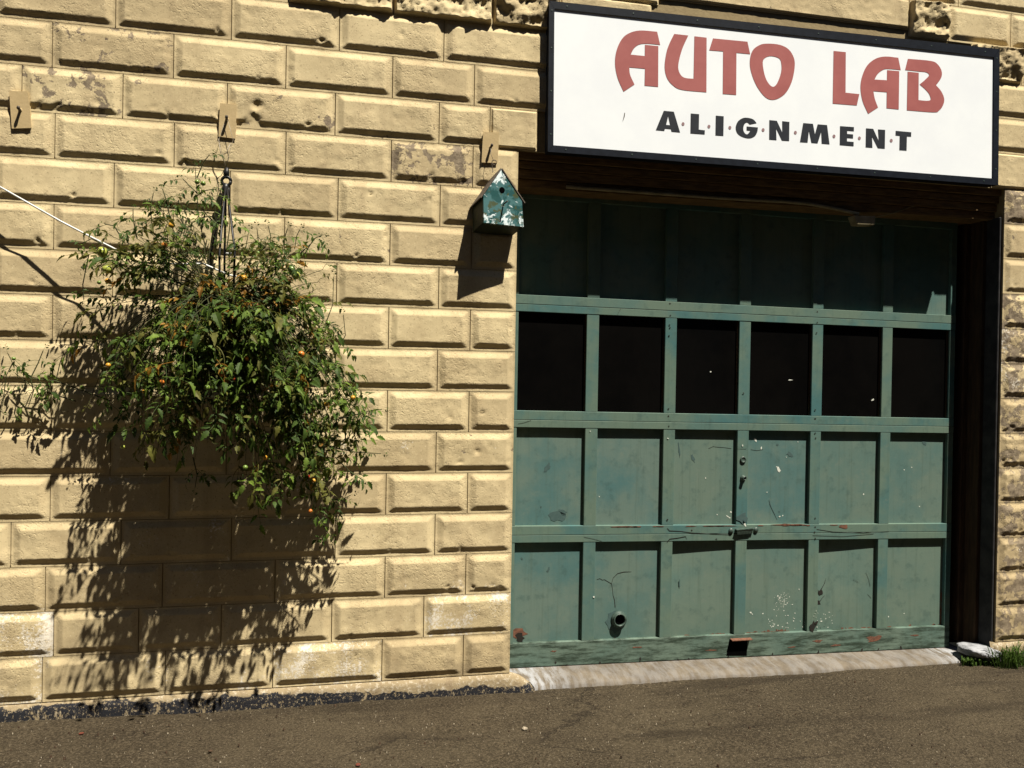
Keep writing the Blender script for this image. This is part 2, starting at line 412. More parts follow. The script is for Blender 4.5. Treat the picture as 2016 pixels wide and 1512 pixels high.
def block_mesh(x0, x1, z0, z1, style, seed, wear=0.3):
    g_ = 0.0022; x0 += g_; x1 -= g_; z0 += g_*0.6; z1 -= g_*0.6
    st = 0.0095
    def ax(a, b, lo, hi):      # sample positions with lines on the bevel edges
        fr_ = (0, .25, .5, .75, 1)
        pts = [a, a+lo[0]-.0012]+[a+lo[0]+lo[1]*q for q in fr_]+[b-hi[0]-hi[1]*q for q in fr_]+[b-hi[0]+.0012, b]
        m0, m1 = a+lo[0]+lo[1], b-hi[0]-hi[1]; n = max(2, int((m1-m0)/st))
        ins = list(np.linspace(m0, m1, n+1)[1:-1])
        return np.array(sorted(pts+[m0+0.003, m1-0.003]+ins))
    if style == 'panel':
        mt, mb, ms, wt, wb, ws, dep = 0.006, 0.0125, 0.0085, 0.030, 0.0262, 0.031, 0.0124
    else:
        mt, mb, ms, wt, wb, ws, dep = 0.004, 0.005, 0.004, 0.008, 0.008, 0.008, (0.010 if style == 'flat' else 0.018)
    XS = ax(x0, x1, (ms, ws), (ms, ws)); ZS = ax(z0, z1, (mb, wb), (mt, wt))
    XX, ZZ = np.meshgrid(XS, ZS)
    dl = (XX-x0-ms)/ws; dr = (x1-ms-XX)/ws; db = (ZZ-z0-mb)/wb; dt = (z1-mt-ZZ)/wt
    d = np.clip(np.minimum(np.minimum(dl, dr), np.minimum(db, dt)), 0, 1)
    hgt = np.empty_like(d); o = seed*3.7
    for i in range(d.shape[0]):
        for j in range(d.shape[1]):
            p = Vector((XX[i, j]+o, ZZ[i, j], seed*1.3))
            big = noise.noise(p*7); f = noise.noise(p*38); f2 = noise.noise(p*90)
            h = dep*d[i, j]
            h += 0.0004*f + 0.0004*f2*(0.3+d[i, j])
            if style == 'rock':
                w = min(1, d[i, j]*1.5)
                tp = (ZZ[i, j]-z0)/(z1-z0)
                h += w*(0.006+0.020*tp*tp + 0.018*noise.noise(Vector((p.x*9, p.y*15, p.z))) + 0.010*noise.noise(p*24) + 0.008*noise.noise(p*60) + 0.005*noise.noise(p*95))
            elif style == 'panel':
                lowedge = max(0.0, 1-abs(db[i, j]-1)/1.0)
                e = noise.noise(p*27+Vector((9, 0, 0)))+0.5*noise.noise(p*60)
                if e > 0.62-0.45*wear: h -= (e-(0.62-0.45*wear))*0.022*(0.25+0.9*lowedge)*min(1, d[i, j]*2)
                h += 0.0016*big*d[i, j]
                for cx_, cz_, cr_, cd_ in craters:
                    q_ = math.hypot(XX[i, j]-cx_, (ZZ[i, j]-cz_)*1.1)*(1+.35*noise.noise(p*45))
                    if q_ < cr_: h -= cd_*(1-(q_/cr_)**2)
                if wear > 0.8:
                    h += d[i, j]*(0.004*noise.noise(p*30)+0.003*noise.noise(p*75))
            else:
                h += 0.0015*big+0.001*f
            hgt[i, j] = h
    hgt = np.maximum(hgt, 0)
    n, m = XX.shape
    # outer rim with slight wander, then side skirt back into the wall
    V = np.stack([XX, -hgt, ZZ], -1).reshape(-1, 3)
    idx = np.arange(n*m).reshape(n, m)
    F = np.stack([idx[:-1, :-1], idx[:-1, 1:], idx[1:, 1:], idx[1:, :-1]], -1).reshape(-1, 4)
    rim = np.concatenate([idx[0, :], idx[1:, -1], idx[-1, -2::-1], idx[-2:0:-1, 0]])
    A = V[rim].copy(); B = A.copy(); B[:, 1] = 0.012
    k = len(V); r = len(rim); na = np.arange(k, k+r); nb = na+r
    F2 = np.stack([na, nb, np.roll(nb, -1), np.roll(na, -1)], -1)
    return npmesh("block", np.concatenate([V, A, B]), np.concatenate([F, F2]))
craters = [(-0.373, 1.478+Z0-.02, .038, .014), (at(506, 208, 0).x, at(506, 208, 0).z, .030, .013), (at(730, 382, 0).x, at(730, 382, 0).z, .010, .012),
           (at(763, 464, 0).x, at(763, 464, 0).z, .020, .012), (at(845, 395, 0).x, at(845, 395, 0).z, .008, .008), (at(720, 594, 0).x, at(720, 594, 0).z, .014, .012),
           (at(948, 812, 0).x, at(948, 812, 0).z, .010, .01), (at(885, 822, 0).x, at(885, 822, 0).z, .012, .006), (at(939, 889, 0).x, at(939, 889, 0).z, .022, .008),
           (at(700, 1290, 0).x, at(700, 1290, 0).z, .008, .012), (at(208, 443, 0).x, at(208, 443, 0).z, .010, .006), (at(1004, 645, 0).x, at(1004, 645, 0).z, .010, .008)]
E_ = [-1.98, -1.727, -1.227, -0.726, -0.23, 0.266, 0.669, XL]
O_ = [-1.98, -1.472, -0.98, -0.478, 0.015, 0.508, XL]
rows = {}
for k in range(-6, 13): rows[k] = list(E_ if k % 2 == 0 else O_)
rows[7] = [-1.86, -1.363, -0.948, -0.497, -0.004, 0.497, 0.752, 0.998]
rows[8] = [-1.98, -1.74, -1.242, -0.734, -0.235, 0.266, 0.670, 1.10]
rows[9] = [-1.98, -1.471, -0.983, -0.483, 0.010, 0.514, 1.10]
rows[10] = [-1.98, -1.73, -1.23, -0.73, -0.23, 0.266, 0.757, 1.10, 1.60]
rows[11] = [-1.98, -1.47, -0.98, -0.48, 0.015, 0.51, 1.01, 1.37, 1.639, 3.139, 3.399, 3.818, 4.22, 4.7]
rows[12] = [-1.98, -1.73, -1.23, -0.73, -0.23, 0.266, 0.76, 1.26, 1.75, 2.25, 2.75, 3.15, 3.46, 3.95, 4.45, 4.7]
rows[-5] = [-1.98, -1.70, -1.206, -0.85, -0.49, 0.016, 0.460, XL]
rows[-3] = [-1.98, -1.70, -1.384, -0.93, -0.45, 0.027, 0.509, XL]
rows[-4] = [-1.98, -1.73, -1.242, -0.75, -0.25, 0.267, 0.667, XL]
rows[-6] = [-1.98, -1.75, -1.250, -0.733, -0.254, 0.259, 0.661, XL]
styles = {(10, 4): ('rock', .3, 0), (10, 5): ('rock', .3, .1), (10, 6): ('rock', .3, .1), (10, 7): ('flat', .3, 0),
          (7, 6): ('flat', .35, 0), (11, 8): ('slab', .45, .1), (11, 9): ('rock2', .5, .1), (11, 7): ('flat', .2, 0)}
whites = {(-6, 1): .75, (-6, 2): .35, (-6, 3): .62, (-6, 4): .78, (-6, 5): .35, (-6, 6): .3, (-5, 1): .85, (-5, 2): .35, (-5, 3): .3,
          (-5, 5): .35, (-5, 6): .72, (-5, 0): .8, (-6, 0): .8, (-4, 0): .6, (-4, 1): .55, (-3, 0): .4, (-3, 1): .3}
wears = {(7, 3): .52, (7, 2): .45, (8, 2): .62, (6, 5): .80, (7, 1): .70, (-1, 5): .52, (4, 4): .5, (7, 4): .45, (6, 1): .40}
sd = 0
def place(k, x0, x1, style, wear, white, tone, z0=None, z1=None):
    global sd
    sd += 1
    me = block_mesh(x0, x1, z0 or lev(k), z1 or lev(k+1), style, sd, wear)
    o = link("block", me, MB_); o.color = (wear, white, tone, 1); keep(o, wall); return o
for k, xs_ in rows.items():
    for i in range(len(xs_)-1):
        st_, we, wh = styles.get((k, i), ('panel', None, None))
        r = random.random()
        wear = wears.get((k, i), 0.05+0.30*r**2) if we is None else we
        white = whites.get((k, i), max(0.0, (0.42 - 0.06*(k+6)) + 0.30*random.random()*(k < 0))) if wh is None else wh
        tone = random.random()**2*0.42
        if st_ == 'slab':
            place(k, xs_[i], xs_[i+1], 'flat', wear, white, 0.25, z0=lev(11)+0.035)
        elif st_ == 'rock2': place(k, xs_[i], xs_[i+1], 'rock', wear, white, 0.1)
        else: place(k, xs_[i], xs_[i+1], st_, wear, white, tone)
# right of the opening
for k in range(-6, 11):
    if k == 10: e = [3.55, 3.90, 4.30, 4.7]
    elif k == 9: e = [3.45, 4.12, 4.7]
    elif k == 8: e = [3.45, 4.02, 4.45, 4.7]
    elif k == 7: e = [3.705, 4.18, 4.7]
    else: e = [XR, 4.05 if k % 2 == 0 else 4.3, 4.7]
    for i in range(len(e)-1):
        stl = 'flat' if k == 7 else ('rock' if k == 10 and i == 0 else 'panel')
        wear = {10: .55, 9: .3, 8: .25, 7: .3, 6: .95, 5: .6, 4: .45, 3: .85, 2: .95, 1: .95}.get(k, .82)
        tone = 0.2 if k >= 1 else 0.6
        place(k, e[i], e[i+1], stl, wear, {6: .45, 5: .4, 4: .45, 3: .4}.get(k, {2: .6, 1: .6}.get(k, .38 if k < 1 else 0)), tone)

def curb(x0, x1, name, right_round):
    n = int((x1-x0)/0.02); prof = []
    V, Fq = [], []
    zt = lev(-6)-0.001
    for i in range(n+1):
        x = x0+(x1-x0)*i/n; q = Vector((x, 0, 0))
        w = 0.006*noise.noise(q*6)+0.004*noise.noise(q*22)
        t = 0.0
        if right_round: t = max(0, (x-(x1-0.14))/0.14)
        zt_ = zt - min(1.0, t*1.4)**1.5*0.035 - t**4*0.045
        pr = [(0.02, zt_), (-0.006-0.3*w, zt_-0.004), (-0.014-w, zt_-0.030), (-0.017-w*1.5, zt_-0.06), (-0.020-w, -0.06)]
        for y, z in pr: V.append((x, y, z))
    for i in range(n):
        for j in range(4): a = i*5+j; Fq.append((a, a+1, a+6, a+5))
    Fq.append(tuple(n*5+j for j in range(5))); Fq.append((0, 5*0+4, 3, 2, 1))
    o = link(name, mesh(name, V, Fq, True), MP); keep(o, wall); return o
curb(-6, XL+0.13, "plinth", True)
curb(XR-0.02, 8, "plinth", False)

# ------------------------------------------------------------------ lintel and door frame
lint = empty("door_lintel", (2.35, 0.05, lev(6)), "dark brown stepped timber lintel under the white sign", "lintel")
for (z0, z1, y0) in ((1.386, 1.4215, 0.022), (1.345, 1.380, 0.040), (1.300, 1.341, 0.055), (1.255, 1.296, 0.072)):
    v = MB()
    n = 40
    for i in range(n):
        xa = XL+0.001+(XR-XL-0.002)*i/n; xb = XL+0.001+(XR-XL-0.002)*(i+1)/n
        def wv(x): return 0.003*noise.noise(Vector((x*5, z0*30, 0)))
        v.hexa([(xa, y0+wv(xa), z0+Z0+wv(xa+3)), (xa, y0+wv(xa), z1+Z0), (xb, y0+wv(xb), z1+Z0), (xb, y0+wv(xb), z0+Z0+wv(xb+3)),
                (xa, 0.30, z0+Z0), (xa, 0.30, z1+Z0), (xb, 0.30, z1+Z0), (xb, 0.30, z0+Z0)])
    v.obj("board", M_beam, lint)
cp = [(1115, 368), (1200, 374), (1310, 382), (1420, 390), (1545, 397), (1590, 401), (1640, 410), (1690, 421)]
cond = empty("hanging_conduit", at(1690, 430, 0.07), "loose pale conduit sagging below the lintel with a small junction box", "conduit")
MB().tube([at(x, y, 0.062) for x, y in cp], 0.0095, 8).obj("pipe", M_pvc, cond, True)
c0, c1, c2, c3 = at(1681, 424, 0.04), at(1724, 425, 0.04), at(1722, 443, 0.04), at(1688, 442, 0.04)
MB().hexa([c0, c1, c2, c3]+[p+Vector((0, 0.06, 0)) for p in (c0, c1, c2, c3)]).obj("junction_box", M_pvc, cond, bevel=0.003)
MB().tube([at(x, y, 0.07) for x, y in ((1724, 428), (1760, 419), (1795, 407), (1822, 403))], 0.003, 5).obj("cable", M_pvc, cond, True)

frame = empty("door_frame", (3.75, 0.15, 0), "dark timber jamb in shade at the right of the green garage door", "door frame")
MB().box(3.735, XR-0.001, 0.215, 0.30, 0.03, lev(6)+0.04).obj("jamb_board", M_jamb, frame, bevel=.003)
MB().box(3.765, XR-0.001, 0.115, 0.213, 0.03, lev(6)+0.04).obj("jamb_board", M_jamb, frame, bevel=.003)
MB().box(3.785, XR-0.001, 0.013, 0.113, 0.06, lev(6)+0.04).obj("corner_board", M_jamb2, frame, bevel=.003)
MB().box(0.80, XR, 0.285, 0.33, 0.0, lev(7)-.01).obj("backing_board", M_hole_shadow, frame)

# ------------------------------------------------------------------ garage door
YD = 0.22
door = empty("garage_door", (2.3, YD, 0), "faded green wooden garage door with a row of black windows", "garage door")
DX0, DX1 = 0.885, 3.680
seams = [(1.292, 1.272), (0.671, 0.648), (0.052, 0.025), (-0.566, -0.611), (-1.275, -1.312)]
def sz(k, x):
    a, b = seams[k]; return a+(b-a)*(x-0.955)/(3.66-0.955)+Z0
st_px = [(1150.5, 1174.5), (1304.5, 1327), (1450.5, 1472.5), (1594.5, 1615), (1732, 1751.5)]
stl = [(DX0, 0.966)]+[(at(a, 950, YD).x, at(b, 950, YD).x) for a, b in st_px]+[(at(1864.5, 950, YD).x, DX1)]
rails = [(0, -0.055, -0.001), (1, 0.0008, 0.049), (1, -0.040, -0.0012), (2, 0.0008, 0.049), (2, -0.040, -0.0012), (3, 0.0008, 0.049), (3, -0.040, -0.0012), (4, 0.0, 0.128)]
def slab(x0, x1, za, zb, y0, y1, name, mat, k=None, bev=0.0015):
    v = MB()
    v.hexa([(x0, y0, za(x0)), (x0, y0, zb(x0)), (x1, y0, zb(x1)), (x1, y0, za(x1)), (x0, y1, za(x0)), (x0, y1, zb(x0)), (x1, y1, zb(x1)), (x1, y1, za(x1))])
    return v.obj(name, mat, door, bevel=bev)
for k, lo, hi in rails:
    m = MGB if k == 4 else MGR
    slab(DX0, DX1, lambda x: sz(k, x)+lo, lambda x: sz(k, x)+hi, YD+random.uniform(-.0008, .0008), YD+0.036, "rail", m)
secs = [(0, -0.055, 1, 0.049), (1, -0.040, 2, 0.049), (2, -0.040, 3, 0.049), (3, -0.040, 4, 0.128)]
for s, (ka, oa, kb, ob) in enumerate(secs):
    top = lambda x: sz(ka, x)+oa-0.0006
    bot = lambda x: sz(kb, x)+ob+0.0006
    for i, (a, b) in enumerate(stl):
        j = random.uniform(-.0015, .0015)*(0 < i < 6)
        slab(a+j, b+j, bot, top, YD+0.0015+random.uniform(-.0006, .0006), YD+0.036, "stile", MGR)
    for c in range(6):
        xa, xb = stl[c][1], stl[c+1][0]
        if s == 1:
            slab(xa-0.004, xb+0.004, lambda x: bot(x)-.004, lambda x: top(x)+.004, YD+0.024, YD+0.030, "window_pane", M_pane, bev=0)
            slab(xb-0.0065, xb-.0003, lambda x: bot(x)+.002, lambda x: top(x)-.002, YD+0.014, YD+0.0235, "glazing_bead", M_jamb, bev=0)
        else:
            n, m = 12, 12; yb = YD+0.024
            Vv = []; Ff = []
            for jz in range(m+1):
                for ix in range(n+1):
                    x = xa-0.004+(xb-xa+0.008)*ix/n; t = jz/m
                    z = (bot(x)-0.004)*(1-t)+(top(x)+0.004)*t
                    y = yb+0.0008*noise.noise(Vector((x*5, z*5, s)))
                    if s == 3 and c in (2, 4):   # sprung at the upper left corner
                        y += (0.013 if c == 2 else 0.017)*(1-ix/n)*max(0, t*1.5-0.5)
                    Vv.append((x, y, z))
            for jz in range(m):
                for ix in range(n):
                    a_ = jz*(n+1)+ix; Ff.append((a_, a_+1, a_+n+2, a_+n+1))
            keep(link("panel", mesh("panel", Vv, Ff, True), MG), door)

def ribbon(v, pts, w, Y, th=0.0006):
    """thin flat strip through photo points on the plane Y"""
    P = [at(x, y, Y) for x, y in pts]; n = len(P)
    L, R = [], []
    for i, p in enumerate(P):
        d = (P[min(i+1, n-1)]-P[max(i-1, 0)]); d.y = 0; d.normalize(); q = Vector((-d.z, 0, d.x))
        ww = (w if not isinstance(w, (list, tuple)) else w[i])/2
        L.append(p+q*ww); R.append(p-q*ww)
    v.poly(L+R[::-1], (0, -th, 0))
def blob(v, px, py, rx, ry, Y, n=11, ang=0.0, jag=0.35, th=0.0006):
    P = []
    for i in range(n):
        t = 2*math.pi*i/n; q = 1+random.uniform(-jag, jag)
        dx, dy = rx*q*math.cos(t), ry*q*math.sin(t)
        P.append(at(px+dx*math.cos(ang)-dy*math.sin(ang), py+dx*math.sin(ang)+dy*math.cos(ang), Y))
    v.poly(P, (0, -th, 0))
YP = YD+0.0236; YS = YD-0.0012
# white paint flecks; the marks on the panes are glints painted white
v = MB()
for (x, y, rx, ry, Y_, an) in ((1533, 924, 2.6, 6, YP, -.5), (1487, 866, 2, 4.5, YP, -.4), (1499, 882, 1.3, 3, YP, 0), (1529, 919, 1, 1, YP, 0),
        (1510, 969, 1, 1, YP, 0), (1535, 1017, 1.6, 1.2, YP, 0), (1541, 1015, 1.2, 1.6, YP, 0), (1439, 1008, 1.6, 1.6, YP, 0), (1432, 1016, 3, 1, YP, .6), (1436, 1019, 2.5, 1, YP, .6),
        (1465, 1030, 1.8, 6, YS, -.5), (1462, 877, 1, 2.4, YS, 0), (1389, 941, 1, 1.6, YP, 0), (1412, 1013, 1, 1, YP, 0), (1180, 978, 1, 1, YP, 0), (1700, 973, 1.4, 1.6, YP, .5),
        (1780, 925, 1, 1, YP, 0), (1795, 920, 1, 1, YP, 0), (1810, 997, 1, 1, YP, 0), (1169, 1175, 1.6, 1.6, YS, 0), (1315, 863, 1.5, 1.2, YS, 0), (1162, 849, .8, 1.3, YS, 0),
        (1548, 900, .8, .8, YP, 0), (1571, 870, 1, .8, YP, 0), (1478, 1206, 2, 1.5, YP, .6), (1481, 1209, 1.4, 1, YP, .6), (1573, 1160, .8, 1.6, YP, 0),
        (1604, 1206, 1, 3, YP, 0), (1608, 1222, 2.4, 1.2, YP, 0), (1617, 1223, 2, 1, YP, 0), (1780, 1208, 1, 1, YP, 0), (1749, 1214, 1, 1.3, YS, 0), (1556, 748, 4, 1, YP, 0), (1718, 787, 3, 1.4, YP, -.4), (1399, 732, 1.3, 1.3, YP, 0)):
    blob(v, x, y, rx, ry, Y_, 9, an)
for i in range(75):
    x, y = random.gauss(1540, 8), random.gauss(1182, 8)
    blob(v, x, y, random.uniform(.4, 1.9)*random.random(), random.uniform(.4, 2.2)*random.random(), YP, 7, random.random()*3, .6)
for i in range(40):
    x, y = random.uniform(1500, 1590), 1245-abs(random.gauss(0, 22))
    blob(v, x, y, random.uniform(.4, 1.4), random.uniform(.4, 1.2), YP, 6)
for i in range(22):
    blob(v, random.uniform(1593, 1640), random.uniform(1200, 1242), random.uniform(.4, 1.2), random.uniform(.4, 1.2), YS if random.random() < .4 else YP, 6)
tag(v.obj("paint_fleck_and_glint", M_fleck_glint, door), kind="stuff")
# bare wood
v = MB()
def zpx(x, y0, y1, x0, x1): return y0+(y1-y0)*(x-x0)/(x1-x0)
for i in range(100):
    x = random.uniform(1168, 1858); y = zpx(x, 1262, 1236, 1168, 1858) if x < 1300 else zpx(x, 1256, 1231, 1300, 1858)
    if noise.noise(Vector((x*.02, 0, 3))) > -0.05 and not any(abs(x-c) < 13 for c in (1307, 1455, 1598, 1735)):
        blob(v, x, y-1.0, random.uniform(2, 7), random.uniform(1, 4.0)*(1.7 if 1500 < x < 1560 else 1), YP, 9, jag=.5)
for i in range(45):
    x = random.uniform(1210, 1660)
    if noise.noise(Vector((x*.02, 0, 9))) > -.1: blob(v, x, zpx(x, 1037, 1033, 1210, 1660)+.3, random.uniform(4, 12), random.uniform(.6, 1.3), YS, 8, jag=.4)
blob(v, 1662, 1036.5, 8, 4.0, YS, 11); blob(v, 1553, 1033, 28, 1.6, YS, 14); blob(v, 1720, 1257, 16, 4.5, YS, 14, -.25, .5); blob(v, 1610, 1262, 9, 2.4, YS, 10, 0, .5)
for x, y, rx in ((1255, 1274, 8), (1400, 1280, 9), (1648, 1270, 12), (1560, 1274, 7), (1800, 1251, 7), (1090, 1282, 6)): blob(v, x, y, rx, 1.4, YS, 10, -.05, .5)
blob(v, 1853, 1175, 1.6, 14, YP, 14, jag=.5); blob(v, 1852, 1210, 1.6, 20, YP, 16, jag=.6)
blob(v, 1022, 1248, 13, 12, YP, 12, jag=.45)
tag(v.obj("bare_wood_patch", M_chipr, door), kind="stuff")
# smudges
v = MB()
for (x, y, rx, ry, an) in ((1097, 1017, 14, 9, 0), (1108, 1008, 8, 6, .4), (1555, 894, 6, 4.5, .6), (1364, 902, 3, 8, -.35), (1337, 886, 1.4, 14, -.1), (1531, 875, 2, 2, 0), (1534, 1007, 1.2, 1.2, 0),
        (1820, 871, 3, 5, -.6), (1065, 998, 1, 3, 0), (1028, 1100, 1.6, 3, -.5), (1338, 1150, 1, 8, 0), (1079, 1122, 2, 6, .5), (1078, 920, 5, 9, .5), (1342, 861, 1, 1, 0), (1434, 860, 1, 1, 0)):
    blob(v, x, y, rx, ry, YP-0.0002, 13, an, .4)
blob(v, 1461, 1020, 9.5, 11, YS, 13, 0, .3)
ribbon(v, [(1514, 984), (1516, 992), (1520, 1002), (1526, 1014), (1530, 1023)], [.001, .0045, .003, .002, .0012], YP-0.0002)
tag(v.obj("paint_smudge", M_smudge, door), kind="stuff")
# cracks
v = MB()
for pts, w, Y_ in (([(1175, 1141), (1181, 1139), (1186, 1142), (1190, 1141), (1200, 1147), (1204, 1149)], .0024, YP), ([(1204, 1149), (1207, 1138), (1216, 1129), (1228, 1126), (1243, 1125.5)], [.002, .002, .0028, .0036, .001], YP),
        ([(1204, 1149), (1206, 1160), (1207, 1172), (1210, 1182), (1211, 1196)], [.002, .002, .0026, .0035, .0045], YP),
        ([(1314, 1040), (1318, 1045), (1340, 1046), (1362, 1049), (1400, 1051), (1440, 1052.5)], [.003, .0045, .003, .0034, .0024, .002], YS),
        ([(1314, 1066), (1319, 1061), (1335, 1059), (1350, 1056), (1352, 1061)], [.0025, .004, .003, .003, .001], YS),
        ([(1150, 1057), (1165, 1060), (1185, 1065)], .0012, YS), ([(1020, 834), (1032, 832), (1046, 827)], .0012, YS), ([(1216, 619), (1220, 611), (1223, 606)], .0012, YS),
        ([(1395, 883), (1404, 879), (1412, 880), (1425, 881), (1440, 883)], .0012, YP), ([(1453, 882), (1470, 883)], .001, YS), ([(1478, 885), (1490, 887), (1502, 885)], .0012, YP),
        ([(1608, 1042), (1640, 1047), (1700, 1049), (1750, 1046)], [.002, .0022, .0018, .001], YS), ([(1600, 1054), (1660, 1056), (1720, 1051)], .0015, YS),
        ([(1612, 1167), (1618, 1158), (1624, 1147), (1626, 1138)], [.008, .004, .002, .0008], YP), ([(1613, 1186), (1618, 1178), (1624, 1172)], [.005, .002, .001], YP),
        ([(1705, 1127), (1710, 1140), (1713, 1155)], .001, YP), ([(1708, 1170), (1715, 1178)], .001, YP), ([(1680, 1140), (1690, 1146)], .001, YP)):
    ribbon(v, pts, w, Y_)
blob(v, 1614, 1166, 5, 4.5, YP-0.0003, 11, jag=.45); blob(v, 1612, 1187, 3.6, 4, YP-.0003, 9, jag=.4)
blob(v, 1600, 1232, 4.5, 11, YS-.0003, 12, .2, .5); blob(v, 1608, 1226, 3, 5, YS-.0003, 9, .5, .5); blob(v, 1024, 1256, 10, 8, YP-.0008, 10, 0, .5)
for x, y in ((1094, 1304), (1181, 1305), (1260, 1298), (1335, 1300), (1356, 1298), (1434, 1294), (1611, 1284), (1697, 1280), (1729, 1279), (1774, 1275), (1116, 1310), (1521, 1288)):
    blob(v, x, y, 1.6, random.uniform(2, 5), YS, 7, random.uniform(-.3, .3), .4)
for x, y in ((1317, 664-3), (1319, 645), (1319, 598), (1320, 621), (1318, 640), (1316, 805), (1316, 819), (1317, 839), (1605, 853), (1606, 862), (1605, 1020), (1605, 1038), (1604, 1048), (1605, 1060), (1608, 655), (1609, 614), (1609, 635), (1605, 807), (1605, 824), (1410, 1061), (1362, 1044), (1314, 1023), (1464, 774)):
    blob(v, x, y, 1.5, 1.4, YS, 7)
tag(v.obj("crack", M_crack, door), kind="stuff")

# hardware
def disc_part(name, px, py, r, depth, mat, Y=YD, prof=None, ax=(0, -1, 0)):
    c = at(px, py, Y); v = MB(); v.lathe(prof or [(0, depth), (r*.7, depth), (r, depth*.6), (r, 0)], c, ax, 20)
    return v.obj(name, mat, door, True)
lk = disc_part("lock_cylinder", 1463, 905, .019, .006, M_gmetal, prof=[(0, .004), (.011, .004), (.0125, .006), (.017, .006), (.019, .003), (.019, 0)])
lkh = disc_part("keyhole", 1463, 907, .003, .0048, M_hole_shadow); lkh.parent = lk; lkh.matrix_parent_inverse = Matrix.Translation(door.location).inverted() @ Matrix.Identity(4)
disc_part("spindle", 1463, 941, .017, .02, M_gmetal, prof=[(0, .012), (.006, .012), (.007, .022), (.010, .022), (.011, .010), (.016, .006), (.018, 0)])
disc_part("spindle_hole", 1464.5, 939.5, .0065, .0226, M_hole_shadow)
# pull handle
hd = MB()
a, b, c_, d_ = at(1447, 1041, YD-.002), at(1484, 1038, YD-.002), at(1481, 1049, YD-.026), at(1450, 1052, YD-.026)
hd.poly([a, b, b+Vector((-.002, -.020, -.003)), a+Vector((.002, -.020, -.003))], (0, 0, -0.003))
hd.poly([at(1450, 1043, YD-.020), at(1481, 1040, YD-.020), at(1479, 1050, YD-.012), at(1452, 1053, YD-.012)], (0, -.002, 0))
pull = hd.obj("pull_handle", M_gmetal, door)
hb = MB()
for px, py in ((1439, 1045), (1488, 1043)): hb.lathe([(0, .009), (.012, .008), (.015, .004), (.016, 0)], at(px, py, YD), (0, -1, 0), 14)
w_ = hb.obj("handle_boss", M_gmetal, door, True); w_["kind"] = "stuff"
# bottom step bracket
a, b = at(1437, 1257, YD), at(1477, 1255, YD)
MB().poly([a, b, b+Vector((0, -.030, -.002)), a+Vector((0, -.030, -.002))], (0, 0, -0.004)).obj("lift_bracket", M_chipr, door)
MB().poly([at(1436, 1258, YD-.001), at(1472, 1256, YD-.001), at(1470, 1291, YD-.001), at(1430, 1291, YD-.001)], (0, -.0006, 0)).obj("bracket_shadow_patch", M_hole_shadow, door)  # cast shadow of the bracket, painted as a black patch on the door
# exhaust pipe stub with collar
c = at(1218, 1219, YP)
pv = MB(); pv.lathe([(.043, -.002), (.046, .005), (.037, .010), (.034, .022), (.0355, .026), (.031, .027), (.029, .024), (.029, -.0)], c, (-.02, -1, .06), 28)
pp = pv.obj("exhaust_port", M_gmetal, door, True)
MB().lathe([(0, .006), (.0295, .006)], c, (-.02, -1, .06), 24).obj("port_opening", M_hole_shadow, door)
v = MB(); blob(v, 1210, 1224, 17, 22, YP-.0004, 16, 0, .18); v.obj("torn_rim", M_smudge, door)

# ------------------------------------------------------------------ door sill
sill = MB(); n = 150; prev = None
for i in range(n+1):
    x = 0.93+(3.745-0.93)*i/n
    zg = float(gz(x, 0)); q = Vector((x, 0, 5))
    wv = 0.006*noise.noise(q*5)+0.004*noise.noise(q*19)+.002*noise.noise(q*50)
    zb = sz(4, x)-0.004
    fr = 0.022+wv*1.5+ (0.02 if x > 3.2 else 0)*min(1, (x-3.2)/.3 if x > 3.2 else 0)
    bul = max(0, 1-(x-0.93)/0.16)**1
    row = [(x, 0.30, zb+0.0), (x, 0.215, zb), (x, 0.15, zb-0.004+wv*.4+.006*bul), (x, 0.09, zb*0.6+zg*0.4+0.006+wv*.5+.016*bul), (x, fr+.018-0.02*bul, zg+0.016+wv+.050*bul), (x, fr-.03*bul, zg+0.006+wv*.5+.03*bul), (x, fr-.004-.035*bul, zg-0.03)]
    sill.v += row
    if prev is not None:
        for j in range(6): sill.f.append((prev+j, prev+j+1, prev+j+8, prev+j+7))
    prev = len(sill.v)-7
o = sill.obj("door_sill", M_sill, smooth=True)
tag(o, "worn whitish concrete sill sloping down in front of the green garage door", "sill")
# rounded stone at the right end
st = bmesh.new(); bmesh.ops.create_icosphere(st, subdivisions=4, radius=1)
p0 = at(1912, 1274, 0.05)
for q in st.verts:
    p = q.co; nn = 1+0.16*noise.noise(p*1.6)+.07*noise.noise(p*4)
    p = Vector((math.copysign(abs(p.x)**.7, p.x), math.copysign(abs(p.y)**.7, p.y), math.copysign(abs(p.z)**.6, p.z)))*nn
    q.co = Vector((p0.x+p.x*0.115+0.055, p0.y+p.y*0.085, p0.z-0.020+p.z*0.030-p.x*.006))
me = bpy.data.meshes.new("corner_stone"); st.to_mesh(me); st.free()
me.polygons.foreach_set("use_smooth", [True]*len(me.polygons))
M_cs = simple("white_painted_stone", (0.30, 0.31, 0.33), (0.15, 0.155, 0.165), 22, 0.85, 0.8, 0.006)
tag(link("corner_stone", me, M_cs), "rounded white painted stone at the right end of the door sill", "stone")

